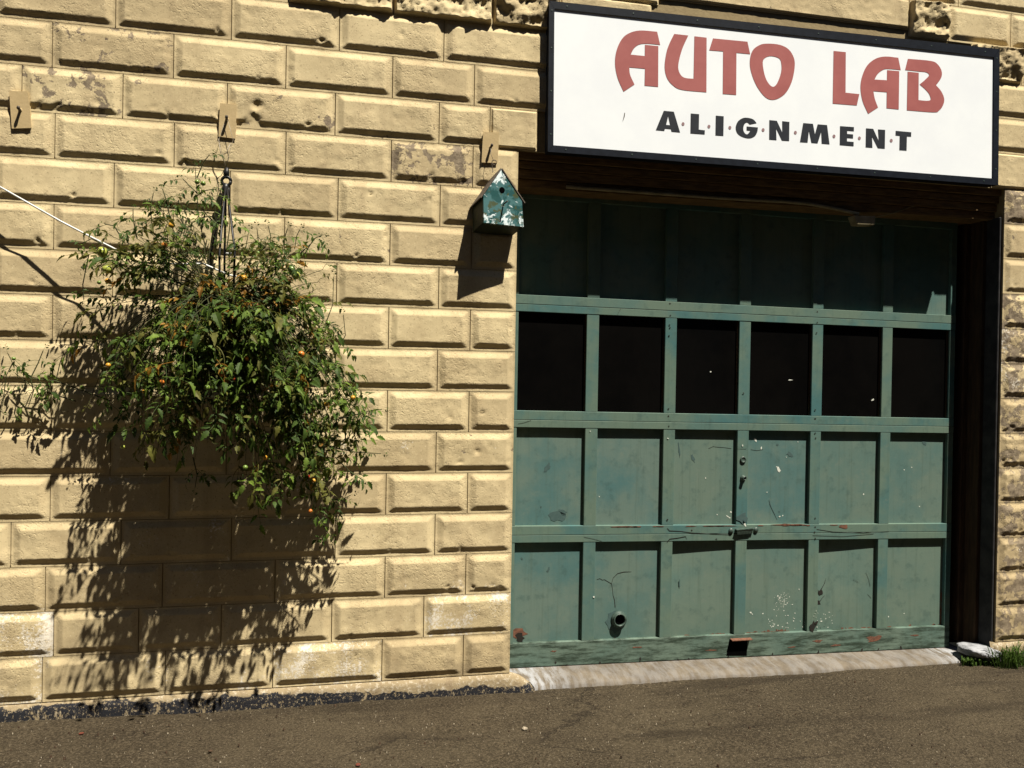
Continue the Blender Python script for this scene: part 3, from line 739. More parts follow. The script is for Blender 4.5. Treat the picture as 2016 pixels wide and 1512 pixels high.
# ------------------------------------------------------------------ sign
YF = -0.060
sign = empty("shop_sign", (2.35, -0.03, 1.41+Z0), "white rectangular sign with navy frame reading AUTO LAB ALIGNMENT", "sign")
OC = [at(1082, 2, YF), at(1968, 97, YF), at(1965, 364, YF), at(1079, 298, YF)]
IC = [at(1091, 16, YF), at(1957.5, 112, YF), at(1955.5, 352, YF), at(1089, 286.5, YF)]
for i in range(4):
    j = (i+1) % 4
    MB().poly([OC[i], OC[j], IC[j], IC[i]], (0, 0.056, 0)).obj("frame_bar", M_frame, sign, bevel=0.0015)
MB().poly([p+Vector((0, .006, 0)) for p in IC], (0, 0.02, 0)).obj("sign_face", M_face, sign)
YL = YF+0.0052
def smoothpts(pts, closed=True, sub=4):
    """points flagged with a third item stay sharp; the rest are rounded"""
    n = len(pts); out = []
    for i in range(n):
        p1 = pts[i]; p2 = pts[(i+1) % n]; p0_ = pts[i-1]; p3 = pts[(i+2) % n]
        out.append(p1[:2])
        if len(p1) > 2 and len(p2) > 2: continue
        a = p0_ if len(p1) == 2 else (2*p1[0]-p2[0], 2*p1[1]-p2[1]); b = p3 if len(p2) == 2 else (2*p2[0]-p1[0], 2*p2[1]-p1[1])
        for s_ in range(1, sub):
            t = s_/sub
            q = [0.5*((2*p1[c])+(-a[c]+p2[c])*t+(2*a[c]-5*p1[c]+4*p2[c]-b[c])*t*t+(-a[c]+3*p1[c]-3*p2[c]+b[c])*t**3) for c in (0, 1)]
            out.append(tuple(q))
    return out
def letter(name, pts, mat, sc, ox, oy, holes=()):
    def cv(p): return [at(ox+x/sc, oy+y/sc, YL) for x, y in smoothpts(p)]
    return MB().poly(cv(pts), (0, -0.0003, 0), [cv(h) for h in holes]).obj(name, mat, sign)
s = 1
A1 = (5.04, 1190, 40)
letter("letter_a", [(523,113,s),(553,243,s),(430,232),(350,238),(295,275),(260,340,s),(400,354,s),(402,243,s),(535,256,s),(533,660,s),(398,648,s),(402,480,s),(246,466,s),(255,540),(298,636,s),(190,708,s),(130,570),(105,430),(120,300),(170,190),(240,130),(350,101)], M_red, *A1)
letter("letter_u", [(692,135,s),(832,150,s),(770,290),(733,440),(745,520),(790,568),(884,580,s),(893,158,s),(1014,172,s),(1012,714,s),(770,690),(680,645),(620,570),(597,460),(615,320),(645,230)], M_red, *A1)
letter("letter_t", [(1077,179,s),(1419,212,s),(1446,335,s),(1310,322,s),(1307,740,s),(1174,730,s),(1178,308,s),(1040,297,s)], M_red, *A1)
letter("letter_o", [(1620,231),(1740,243),(1830,290),(1882,380),(1886,480),(1855,620),(1790,730),(1690,787),(1600,765),(1510,650),(1455,510),(1443,400),(1470,300),(1540,245)], M_red, *A1,
       holes=[[(1640,355),(1575,395),(1580,500),(1612,600),(1665,658),(1710,630),(1752,520),(1755,430),(1730,375)]])
A2 = (6.72, 1600, 80)
letter("letter_l", [(277,136,s),(438,152,s),(435,688,s),(617,707,s),(584,857,s),(265,832,s)], M_red, *A2)
letter("letter_a", [(1132,226,s),(1165,388,s),(1000,374),(930,386),(860,440),(818,514,s),(983,524,s),(985,390,s),(1145,404,s),(1138,910,s),(977,894,s),(980,682,s),(803,668,s),(822,770),(864,884,s),(734,969,s),(660,800),(632,620),(655,470),(720,330),(830,240),(960,210)], M_red, *A2)
letter("letter_b", [(1260,240,s),(1560,268),(1650,310),(1705,400),(1700,490),(1632,590,s),(1700,670),(1740,770),(1722,860),(1670,925),(1600,948),(1246,921,s),(1256,410,s),(1403,425,s),(1400,786,s),(1510,796),(1560,780),(1545,715),(1500,655),(1416,578,s),(1490,515),(1540,455),(1500,418),(1410,408,s),(1223,388,s)], M_red, *A2)
A3 = (7.2, 1270, 200)
letter("letter_a", [(265,130,s),(408,143,s),(496,437,s),(376,426,s),(366,390,s),(285,382,s),(272,415,s),(152,404,s)], M_ink, *A3, holes=[[(328,205,s),(355,335,s),(298,330,s)]])
letter("letter_l", [(648,168,s),(766,178,s),(762,397,s),(848,407,s),(845,465,s),(643,450,s)], M_ink, *A3)
letter("letter_i", [(1003,198,s),(1115,208,s),(1110,486,s),(998,478,s)], M_ink, *A3)
letter("letter_g", [(1582,305,s),(1485,325,s),(1445,295),(1405,325),(1392,400),(1420,455),(1455,460),(1492,412,s),(1440,408,s),(1440,352,s),(1600,366,s),(1590,430),(1555,490),(1480,520),(1380,500),(1310,450),(1285,370),(1310,290),(1370,240),(1440,228),(1530,250)], M_ink, *A3)
letter("letter_n", [(1762,262,s),(1868,272,s),(1945,440,s),(1944,277,s),(2046,288,s),(2042,558,s),(1940,552,s),(1858,380,s),(1863,546,s),(1760,538,s)], M_ink, *A3)
A4 = (7.2, 1540, 220)
letter("letter_m", [(298,160,s),(436,171,s),(464,320,s),(503,178,s),(636,188,s),(671,461,s),(560,452,s),(553,285,s),(502,448,s),(414,440,s),(378,268,s),(360,437,s),(252,430,s)], M_ink, *A4)
letter("letter_e", [(820,203,s),(1017,217,s),(1016,276,s),(921,268,s),(920,314,s),(1005,321,s),(1004,378,s),(919,371,s),(918,420,s),(1013,428,s),(1012,488,s),(816,472,s)], M_ink, *A4)
letter("letter_n", [(1188,234,s),(1290,242,s),(1368,414,s),(1358,250,s),(1459,257,s),(1454,523,s),(1356,516,s),(1273,350,s),(1279,510,s),(1183,503,s)], M_ink, *A4)
letter("letter_t", [(1609,270,s),(1829,290,s),(1827,353,s),(1768,349,s),(1763,550,s),(1661,543,s),(1666,340,s),(1607,335,s)], M_ink, *A4)
for px, py in ((1344.8, 244), (1395.8, 249), (1437, 251.3), (1502.5, 255.7), (1566, 261), (1642, 268.3), (1692, 272), (1754.7, 276.7)):
    MB().poly([at(px+2.9*math.cos(t*.6283), py+3.6*math.sin(t*.6283), YL) for t in range(10)], (0, -0.0003, 0)).obj("dot", M_dot, sign)
v = MB(); ribbon(v, [(1230, 222), (1229, 229), (1226, 239)], [.003, .005, .001], YL); v.obj("scratch", M_metal, sign)
v = MB()
for t in np.linspace(0.03, 0.97, 8):
    for a_, b_, c_, d2 in ((OC[0], OC[1], IC[0], IC[1]), (OC[3], OC[2], IC[3], IC[2])):
        p = (a_.lerp(b_, t)+c_.lerp(d2, t))/2; v.lathe([(0, .002), (.0035, .0015), (.004, 0)], p, (0, -1, 0), 8)
for t in (0.04, .3, .6, .9):
    for a_, b_, c_, d2 in ((OC[0], OC[3], IC[0], IC[3]), (OC[1], OC[2], IC[1], IC[2])):
        p = (a_.lerp(b_, t)+c_.lerp(d2, t))/2; v.lathe([(0, .002), (.0035, .0015), (.004, 0)], p, (0, -1, 0), 8)
tag(v.obj("screw", M_gmetal, sign), kind="stuff")

# ------------------------------------------------------------------ wall plates with hooks
def plate(px4, hook, label, loops):
    Yp = -0.0215
    P = [at(x, y, Yp) for x, y in px4]
    root = empty("wall_plate", (sum((p.x for p in P))/4, 0, P[2].z), label, "plate", "tan plates fixed along the block wall")
    MB().poly(P, (0, 0.018, 0)).obj("plate", M_plate, root, bevel=0.002)
    h = at(hook[0], hook[1], Yp)
    MB().tube([h+Vector((0, .01, 0)), h+Vector((0, -0.016, 0.0)), h+Vector((0.001, -0.027, .002)), h+Vector((0.002, -0.030, .010))], [.006, .006, .0075, .005], 8).obj("hook", M_metal, root, True)
    MB().lathe([(0, .003), (.007, .0025), (.009, 0)], h, (0, -1, 0), 12).obj("washer", M_plate, root, True)
    return h
plate([(19, 180), (54, 181), (61, 251), (24, 252)], (40, 217), "tan plate with a rusty hook nearest the left edge of the wall", 0)
hk2 = plate([(434, 204), (465, 206), (463, 272), (431, 268)], (447, 235), "tan plate with a hook that the hanging tomato basket hangs from", 1)
hk3 = plate([(952, 260), (982, 262), (979, 320), (949, 319)], (966, 290), "tan plate with a hook directly above the green birdhouse", 1)

# ------------------------------------------------------------------ birdhouse
FL, FR = at(952.6, 438, -.160), at(1030.5, 446, -.122)
ER, AP, EL = at(1027.6, 394, -.112), at(987, 333, -.118), at(951.5, 384, -.145)
BLp = at(931, 458, -.030); dv = BLp-FL
dv.z -= 0.0
bh = empty("birdhouse", at(975, 450, -.09), "small teal and white marbled birdhouse hanging beside the garage opening", "birdhouse")
front = [FL, FR, ER, AP, EL]
nf = (FR-FL).cross(AP-FL).normalized()
if nf.y > 0: nf = -nf
MB().poly(front, dv.normalized()*0.010).obj("front_panel", M_bird, bh, bevel=0.001)
MB().poly([p+dv*0.93 for p in front], dv.normalized()*0.010).obj("back_panel", M_bside, bh)
e1 = (FR-FL).normalized(); up = (EL-FL).normalized()
o_ = dv.normalized()*0.0102
MB().poly([FL+o_, EL+o_, EL+dv*.92, FL+dv*.92], e1*0.008).obj("side_panel", M_bside, bh)
MB().poly([FR+o_, ER+o_, ER+dv*.92, FR+dv*.92], e1*-0.008).obj("side_panel", M_bside, bh)
MB().poly([FL+o_, FR+o_, FR+dv*.92, FL+dv*.92], up*0.008).obj("floor_panel", M_bside, bh)
def roofslab(a, b, name):
    out = (b-a).normalized(); n_ = out.cross(dv).normalized()
    if n_.z < 0: n_ = -n_
    a0 = a+n_*0.001-dv.normalized()*0.004; b0 = b+out*0.020+n_*0.001-dv.normalized()*0.004
    MB().poly([a0, b0, b0+dv*1.04, a0+dv*1.04], n_*0.005).obj(name, M_roof, bh)
roofslab(AP, EL, "roof_panel"); roofslab(AP, ER, "roof_panel")
hc = FL.lerp(FR, .47)+(AP-(FL+FR)/2)*0.62+nf*0.0005
hc = at(988.5, 374, -.1)
def onfront(px, py, off=0.0008):
    o2 = CAM; d = (at(px, py, -.1)-o2); t = (FL-o2).dot(nf)/d.dot(nf); return o2+d*t+nf*off
hc = onfront(988.5, 374)
MB().lathe([(0, 0), (.0145, 0)], hc, nf, 24).obj("entrance_hole", M_hole_shadow, bh)
pr_ = onfront(991, 402)
MB().tube([pr_-nf*.002, pr_+nf*0.05], 0.0035, 8).obj("perch", M_roof, bh, True)
# hook wire: loop at the top, fixed to the ridge
rt = onfront(970, 338, 0)+dv*0.35
lp = []
base = at(970, 339, -.085)
for x, y in ((970.5, 337), (969, 330), (968, 322), (969, 317), (973, 315), (977, 317), (977.5, 322), (973, 325), (969, 322)): lp.append(at(x, y, -.06))
MB().tube([base]+lp, 0.0022, 6).obj("wire_hook", M_metal, bh, True)
MB().tube([hk3+Vector((0, -.02, .012)), at(966, 302, -.055), at(971, 315, -.06)], 0.0012, 5).obj("wire", M_wire, bh, True)

# ------------------------------------------------------------------ hose
hose = empty("white_hose", at(0, 368, -.09), "thin white hose running from the left edge into the tomato plant", "hose")
hp = [(-260, 170, -.03), (-120, 288, -.06), (0, 368, -.085), (60, 402, -.10), (120, 436, -.115), (180, 467, -.13), (230, 492, -.15), (265, 515, -.17), (300, 518, -.19), (360, 520, -.21), (400, 519, -.22), (420, 528, -.22), (450, 541, -.2), (470, 545, -.18)]
MB().tube([at(*p) for p in hp], 0.0042, 8).obj("tube", M_hose, hose, True)
MB().tube([at(*p) for p in ((445, 499, -.22), (455, 499.5, -.22), (462, 500, -.22))], 0.005, 8).obj("clip", M_hose, hose, True)

# ------------------------------------------------------------------ hanging tomato plant
CL = at(445, 350, -.062)
rig = empty("hanging_basket", at(440, 640, -.19), "black hanging planter mostly hidden inside the tomato foliage", "planter")
pc = at(452, 600, -.19)
MB().lathe([(0, -.20), (.095, -.20), (.105, -.19), (.135, 0), (.142, .004), (.142, .016), (.130, .016), (.125, -.015), (0, -.02)], pc, (0, 0, 1), 28).obj("pot", M_black, rig, True)
v = MB(); c = CL
v.lathe([(0, .048), (.008, .046), (.010, .034), (.013, .030), (.014, .012), (.010, .008), (.010, -.002)], c, (0.08, 0, 1), 12)
ring = [c+Vector((.020*math.cos(t*.5236)+.002, -.004, -.016+.020*math.sin(t*.5236))) for t in range(13)]
v.tube(ring, .0075, 8)
v.tube([c+Vector((.002, 0, -.028)), c+Vector((-.003, 0, -.055)), c+Vector((-.008, 0, -.085))], [.015, .017, .008], 8)
v.tube([c+Vector((.010, .002, -.028)), c+Vector((.012, .002, -.07)), c+Vector((.015, .002, -.10))], [.008, .008, .004], 7)
v.obj("clasp", M_black, rig, True)
for i, (px, py) in enumerate(((415, 500), (432, 500), (442, 510), (462, 492))):
    e = at(px, py, -.19+(.12, -.12, .02, -.1)[i]*.9)
    MB().tube([CL+Vector((0, 0, -.03)), CL.lerp(e, .3)+Vector((0, 0, -.004)), CL.lerp(e, .7), e, pc+(e-pc)*0.9-Vector((0, 0, (e.z-pc.z)*.9))], 0.0052, 6).obj("strap", M_black, rig, True)
v = MB()
for px, py in ((431, 275), (459, 275)):
    v.tube([hk2+Vector((0, -.018, .010)), at(px, py, -.045), at((px+444*2)/3, 310, -.055), CL+Vector((0, 0, .045))], 0.0011, 5)
v.tube([at(430, 273, -.045), at(434, 300, -.05), at(441, 318, -.055)], 0.0016, 5); v.tube([at(454, 282, -.045), at(446, 300, -.05), at(440, 304, -.055)], 0.0018, 5)
v.obj("wire", M_wire, rig, True)["kind"] = "stuff"

plant = empty("tomato_plant", at(440, 700, -.2), "bushy hanging tomato plant with green, orange and red fruit against the tan wall", "tomato plant")
def leaflet(v, base, d, nrm, L, W, fold=0.35, curl=0.3):
    d = d.normalized(); side = d.cross(nrm).normalized(); up_ = side.cross(d).normalized()
    prof = [(0, 0.0), (.15, .62), (.24, .50), (.36, 1.0), (.44, .66), (.58, .84), (.66, .48), (.80, .44), (1.0, 0.0)]
    k = len(v.v); c_, l_, r_ = [], [], []
    for t, w in prof:
        bend = -curl*t*t*L
        m_ = base+d*(L*t)+up_*bend
        c_.append(m_); l_.append(m_+side*(W*w)+up_*(fold*W*w)); r_.append(m_-side*(W*w)+up_*(fold*W*w))
    n = len(prof)
    V_ = c_+l_[1:-1]+r_[1:-1]; Fs = []
    def li(i): return n+i-1
    def ri(i): return n+(n-2)+i-1
    Fs += [(0, 1, li(1)), (0, ri(1), 1)]
    for i in range(1, n-2): Fs += [(i, i+1, li(i+1), li(i)), (i, ri(i), ri(i+1), i+1)]
    Fs += [(n-2, n-1, li(n-2)), (n-2, ri(n-2), n-1)]
    v.add(V_, Fs)
def compound(rs, L=0.13):
    """one tomato leaf along +X, drooping"""
    R_ = random.Random(rs); v = MB(); pts = []
    droop = R_.uniform(.0, .65)
    def P(t): return Vector((L*t*(1-.15*t), 0.12*L*math.sin(t*3)*R_s, -droop*L*t*t))
    R_s = R_.uniform(-1, 1)
    pts = [P(i/5) for i in range(6)]
    v.tube(pts, [.0014, .0013, .0012, .0011, .0009, .0006], 3, False)
    for t in (0.38, 0.66):
        for sgn in (-1, 1):
            if R_.random() < .12: continue
            b_ = P(t+R_.uniform(-.04, .04)); tg = (P(t+.05)-P(t)).normalized()
            d_ = (tg*R_.uniform(.25, .6)+Vector((0, sgn, R_.uniform(-.65, .3)))).normalized()
            ll = L*R_.uniform(.26, .40)
            b2 = b_+d_*0.006
            leaflet(v, b2, d_, Vector((R_.uniform(-.35, .35), R_.uniform(-.35, .35), 1)), ll, ll*R_.uniform(.22, .33), R_.uniform(.1, .7), R_.uniform(.0, .7))
    tg = (P(1)-P(.85)).normalized()
    ll = L*R_.uniform(.36, .5)
    leaflet(v, P(1), tg+Vector((0, 0, -.15)), Vector((0, R_.uniform(-.3, .3), 1)), ll, ll*R_.uniform(.24, .34), R_.uniform(.1, .6), R_.uniform(.1, .7))
    return v
protos = [compound(100+i, random.choice((.085, .10, .12))) for i in range(14)]
lmesh = {}
def leaf_mesh(i, mi):
    if (i, mi) not in lmesh:
        me = mesh("leaf", protos[i].v, protos[i].f, False); me.materials.append(M_lf[mi]); lmesh[(i, mi)] = me
    return lmesh[(i, mi)]
# blobs: px centre, radii, stems, mean depth, depth spread
blobs = [(245, 480, 65, 35, 9, -.20, .05), (300, 435, 45, 45, 7, -.24, .06), (322, 395, 28, 22, 3, -.22, .04), (330, 490, 55, 50, 7, -.24, .07), (250, 560, 55, 40, 3, -.22, .05),
         (420, 590, 90, 50, 13, -.26, .08), (510, 600, 70, 40, 9, -.28, .07), (440, 690, 100, 60, 13, -.40, .09), (320, 700, 80, 70, 12, -.35, .09), (350, 790, 120, 60, 17, -.38, .09), (240, 790, 60, 70, 9, -.27, .09), (270, 690, 60, 40, 4, -.24, .06),
         (500, 740, 110, 80, 17, -.41, .09), (565, 590, 60, 80, 10, -.26, .08), (500, 540, 50, 40, 5, -.25, .07), (540, 480, 60, 32, 9, -.22, .06), (605, 545, 45, 65, 9, -.22, .06),
         (645, 660, 32, 75, 11, -.22, .06), (590, 790, 100, 60, 17, -.37, .10), (440, 850, 120, 60, 18, -.38, .09), (370, 900, 50, 40, 5, -.27, .07), (300, 860, 40, 35, 4, -.25, .06),
         (565, 910, 105, 60, 19, -.32, .09), (600, 970, 60, 45, 10, -.26, .07), (500, 960, 40, 40, 5, -.26, .06), (640, 1020, 20, 22, 3, -.22, .05), (695, 815, 45, 35, 9, -.22, .06), (690, 890, 40, 40, 6, -.22, .06),
         (192, 690, 24, 50, 4, -.12, .04), (175, 600, 16, 40, 2, -.10, .03), (188, 800, 22, 45, 3, -.12, .04), (205, 515, 25, 35, 3, -.20, .05)]
gaps = [(250, 610, 55, 38), (345, 560, 32, 30), (588, 655, 20, 38), (555, 865, 18, 24), (350, 520, 40, 14), (230, 860, 40, 26), (185, 745, 14, 30), (640, 740, 20, 24), (475, 900, 34, 26)]
leaves = []      # (matrix, proto, material)
stems = MB()
def bez(a, b, c, d, t):
    u_ = 1-t; return a*u_**3+b*(3*u_*u_*t)+c*(3*u_*t*t)+d*t**3
pt = pc+Vector((0, 0, .01))
dryc = [at(400, 600, -.3), at(480, 550, -.3), at(430, 490, -.28), at(530, 590, -.3)]
for (bx, by, rx, ry, ns, yd, ysd) in blobs:
    for q in range(ns):
        ang = random.uniform(0, 2*math.pi); rad = math.sqrt(random.random())
        e = at(bx+rx*rad*math.cos(ang), by+ry*rad*math.sin(ang), 0)
        Yv = min(-.06, max(-.54, random.gauss(yd, ysd)))
        e = at(bx+rx*rad*math.cos(ang), by+ry*rad*math.sin(ang), Yv)
        a_ = pt+Vector((random.uniform(-.11, .11), random.uniform(-.11, .09), 0))
        dx = e-a_
        hang = e.z < a_.z
        b_ = a_+Vector((dx.x*.35, min(-.0, dx.y)*.8, .07 if hang else .4*dx.z+.03))
        c_ = Vector((e.x-dx.x*.12+random.uniform(-.05, .05), e.y-.02, e.z+(.30*abs(dx.z)+.05 if hang else -.06)))
        N = 10; path = [bez(a_, b_, c_, e, i/N)+Vector((random.uniform(-1, 1), random.uniform(-1, 1), random.uniform(-1, 1)))*.011*(0 < i < N) for i in range(N+1)]
        for p in path: p.y = min(p.y, -.035)
        stems.tube(path, [.0025-.0016*i/N for i in range(N+1)], 4, False)
        ln = sum((path[i+1]-path[i]).length for i in range(N))
        nl = int(3+ln*11); t0 = 0.38 if ln > .35 else .15
        if bx > 300 and by > 560: nl = int(nl*1.3)
        for w in range(nl):
            t = t0+(1-t0)*(w+random.random()*.8)/nl
            i = min(int(t*N), N-1); p = path[i].lerp(path[i+1], t*N-i); tg = (path[i+1]-path[i]).normalized()
            az = random.uniform(0, 2*math.pi)
            hd_ = (Vector((math.cos(az), math.sin(az)-.35, random.uniform(-.6, .75)))+tg*.45).normalized()
            if p.y > -.12 and hd_.y > 0: hd_.y *= -.6; hd_.normalize()
            zt = Vector((random.uniform(-.6, .6), random.uniform(-1.0, .2), 1)).normalized()
            yv = zt.cross(hd_).normalized(); zv = hd_.cross(yv)
            sc_ = random.choice((.55, .7, .8, .9, 1.05, 1.25))*(0.8 if by < 430 else 1)
            Mx = Matrix((hd_*sc_, yv*sc_, zv*sc_)).transposed().to_4x4(); Mx.translation = p
            tip = p+hd_*.05; d_ = tip-CAM; w_ = d_.dot(fw); qx, qy = CX+FPX*d_.dot(rr)/w_, CY-FPX*d_.dot(uu)/w_
            if noise.noise(Vector((qx/42, qy/42, 3.3)))+.45*noise.noise(Vector((qx/17, qy/17, 8))) < (-.24 if by > 620 else -.42): continue
            if any(((qx-gx)/gw)**2+((qy-gy)/gh)**2 < 1 for gx, gy, gw, gh in gaps) and random.random() < .85: continue
            dd = min((p-c).length for c in dryc)
            r = random.random()
            top_ = by < 640
            mi = 3 if (r < .03 or (dd < .11 and r < .38)) else (2 if r < (.55 if top_ else .30) else (1 if r < (.66 if not top_ else .62) else 0))
            leaves.append((Mx, random.randrange(len(protos)), mi))
side = [([(410, 510), (418, 460), (424, 410), (430, 370)], -.14), ([(425, 440), (408, 425), (398, 410)], -.14), ([(388, 350), (400, 320), (412, 305)], -.12), ([(388, 380), (372, 365), (360, 352)], -.12), ([(445, 500), (452, 450), (449, 400)], -.15), ([(388, 400), (372, 400), (365, 415)], -.12),
        ([(300, 450), (296, 410), (302, 380)], -.22), ([(335, 430), (326, 390), (320, 372)], -.22), ([(480, 510), (486, 475), (490, 455)], -.2), ([(530, 500), (533, 465), (528, 445)], -.2),
        ([(580, 490), (584, 465), (590, 452)], -.2), ([(600, 500), (618, 470), (634, 463)], -.2), ([(240, 470), (225, 445), (205, 440)], -.2), ([(200, 480), (180, 470), (160, 480)], -.18),
        ([(660, 700), (680, 660), (676, 620)], -.2), ([(640, 980), (670, 985), (690, 975)], -.2), ([(620, 1010), (640, 1040), (652, 1058)], -.2), ([(380, 900), (388, 935), (384, 960)], -.25),
        ([(220, 790), (160, 768), (110, 750), (60, 745), (25, 715), (15, 695)], -.055), ([(150, 790), (100, 775), (62, 760), (30, 735)], -.055), ([(60, 745), (66, 770), (56, 800)], -.055),
        ([(25, 715), (12, 740), (5, 800)], -.055), ([(60, 745), (75, 715), (85, 690)], -.055), ([(110, 750), (118, 715), (125, 695)], -.055),
        ([(408, 500), (398, 460), (390, 420), (388, 380), (384, 330)], -.13), ([(388, 385), (405, 375), (425, 372)], -.13), ([(392, 430), (412, 425), (425, 430)], -.14),
        ([(640, 830), (690, 820), (730, 808), (752, 806)], -.22), ([(650, 880), (700, 890), (750, 893)], -.22), ([(660, 900), (690, 930), (715, 945)], -.22),
        ([(590, 500), (612, 480), (622, 468)], -.2), ([(640, 640), (655, 600), (657, 545)], -.2), ([(175, 500), (163, 560), (165, 590)], -.17),
        ([(510, 500), (508, 470), (506, 450)], -.2), ([(555, 500), (560, 470), (566, 450)], -.2), ([(270, 470), (262, 430), (262, 412)], -.2)]
for pts_, Ys in side:
    path = [at(x, y, Ys-random.uniform(0, .015)) for x, y in pts_]; m = len(pts_)
    stems.tube(path, [.0028-.0015*i/m for i in range(m)], 4, False)
    for i in range(m-1):
        for w in range((1 if pts_[0][0] < 230 and Ys > -.1 else 2) if len(pts_) > 3 else 2):
            p = path[i].lerp(path[i+1], random.random()*.9+.1); az = random.choice((0, math.pi))+random.uniform(-.6, .6)
            hd_ = Vector((math.cos(az), -abs(math.sin(az)), random.uniform(-.9, .3))).normalized()
            zt = Vector((random.uniform(-.5, .5), -.6, 1)).normalized(); yv = zt.cross(hd_).normalized(); zv = hd_.cross(yv); sc_ = random.uniform(.5, .95)
            Mx = Matrix((hd_*sc_, yv*sc_, zv*sc_)).transposed().to_4x4(); Mx.translation = p
            leaves.append((Mx, random.randrange(len(protos)), random.choice((0, 0, 1))))
    hd_ = (path[-1]-path[-2]).normalized(); yv = Vector((0, -1, .3)).cross(hd_).normalized(); zv = hd_.cross(yv)
    Mx = Matrix((hd_*.4, yv*.4, zv*.4)).transposed().to_4x4(); Mx.translation = path[-1]; leaves.append((Mx, 3, 0))
leaves.sort(key=lambda q: q[0].translation.y)
inv = Matrix.Translation(plant.location).inverted()
for Mx, pi, mi in leaves[:295]:
    o = bpy.data.objects.new("leaf", leaf_mesh(pi, mi)); COL.objects.link(o); o.parent = plant
    o.matrix_parent_inverse = inv; o.matrix_basis = Mx
rest = leaves[295:]
for mi in range(1):
    Vs, Fs, Ms = [], [], []; k = 0
    pv_ = [np.array(p.v) for p in protos]
    for Mx, pi, m_ in rest:
        A = np.array(Mx); P = pv_[pi] @ A[:3, :3].T + A[:3, 3]
        Vs.append(P); Fs += [tuple(i+k for i in f) for f in protos[pi].f]; Ms += [m_]*len(protos[pi].f); k += len(P)
    me = bpy.data.meshes.new("foliage"); me.from_pydata(np.concatenate(Vs).tolist(), [], Fs)
    for m_ in M_lf: me.materials.append(m_)
    me.polygons.foreach_set("material_index", Ms); me.update()
    o = link("foliage", me); keep(o, plant); o["kind"] = "stuff"
me = mesh("stem", stems.v, stems.f, True); o = link("stem", me, M_stem); keep(o, plant); o["kind"] = "stuff"
fruit = [(201, 496, 11, 'y'), (211, 530, 9.5, 'y'), (212, 553, 5.5, 'a'), (195, 556, 4, 'g'), (338, 443, 6.5, 'a'), (323, 483, 6, 'o'), (480, 548, 7, 'a'), (487, 705, 5.5, 'o'), (593, 697, 6.5, 'o'), (436, 738, 4.5, 'o'),
         (464, 747, 5, 'r'), (319, 752, 5, 'o'), (284, 771, 4.5, 'a'), (408, 763, 6, 'g'), (522, 901, 5, 'a'), (611, 938, 4.5, 'r'), (618, 946, 4.5, 'a'), (611, 1006, 4.5, 'o'),
         (574, 530, 7.5, 'g'), (583, 542, 8.5, 'y'), (551, 572, 6.5, 'y'), (570, 588, 6, 'g'), (630, 600, 5.5, 'g'), (646, 636, 5, 'g'), (162, 763, 4.5, 'g'), (242, 880, 4.5, 'y'), (695, 783, 5, 'a'), (643, 796, 5, 'a'), (483, 920, 5, 'g'),
         (213, 719, 5, 'a'), (388, 358, 5, 'g'), (400, 361, 5, 'g'), (27, 706, 4, 'g'), (508, 498, 4, 'g'), (640, 780, 4, 'g')]
def to_px(p):
    d = p-CAM; w = d.dot(fw); return CX+FPX*d.dot(rr)/w, CY-FPX*d.dot(uu)/w
lpx = [(q[0].translation.copy(),)+to_px(q[0].translation) for q in leaves]
fm = {}
for x, y, r, c in fruit:
    if c not in fm:
        v = MB(); v.lathe([(0, 1), (.35, .93), (.7, .7), (.95, .3), (1, 0), (.92, -.4), (.7, -.72), (.35, -.93), (0, -1)], (0, 0, 0), (0, 0, 1), 14)
        me = mesh("tomato", v.v, v.f, True); me.materials.append(M_fr[c]); fm[c] = me
    Yt = -.36 if 250 < x < 640 and y > 560 else -.27
    if x < 230: Yt = -.24
    if x < 40 or (y < 400 and x > 380): Yt = -.17
    # leave it in front of the leaves around it
    o = bpy.data.objects.new("tomato", fm[c]); COL.objects.link(o); o.parent = plant
    near = sorted(q.y for q, qx, qy in lpx if abs(qx-x) < 26 and abs(qy-y) < 26)
    if near: Yt = near[len(near)//14]-.02
    Yt = max(Yt, -.50)
    p = at(x, y, Yt)
    R = r/1600*((p-CAM).dot(fw))
    o.matrix_parent_inverse = inv; o.matrix_basis = Matrix.Translation(p) @ Matrix.Rotation(random.uniform(-.5, .5), 4, 'X') @ Matrix.Diagonal((R, R, R*.94, 1))

# ------------------------------------------------------------------ added unseen building across the lane: blocks sky, deepens shadows, mirrors faintly in panes
opp = empty("sky_blocking_building", (1, -7.3, 0), "unseen brick building added across the lane to block sky and deepen shadows", "building")
M_opp = simple("blocker_brown_brick", (0.050, 0.034, 0.024), (0.032, 0.022, 0.016), 6, 0.9, 0.3)
ov = MB(); xw = [-16, -10.2, -8.9, -5.2, -3.9, -0.2, 1.1, 4.8, 6.1, 9.8, 11.1, 18]
zb = [(0, 1.1), (2.9, 4.5), (6.3, 7.9), (9.7, 11.3)]; zw = [(1.1, 2.9), (4.5, 6.3), (7.9, 9.7)]
for zl, zh in zb: ov.box(-16, 18, -8.3, -7.3, zl-.2*(zl == 0), zh)
for zl, zh in zw:
    for i in range(0, 11, 2): ov.box(xw[i], xw[i+1], -8.3, -7.3, zl, zh)
ov.obj("wall", M_opp, opp)
for zl, zh in zw:
    for i in range(1, 11, 2):
        wv_ = MB(); wv_.box(xw[i]+.002, xw[i+1]-.002, -7.5, -7.42, zl+.002, zh-.002); wv_.obj("window", M_pane, opp)

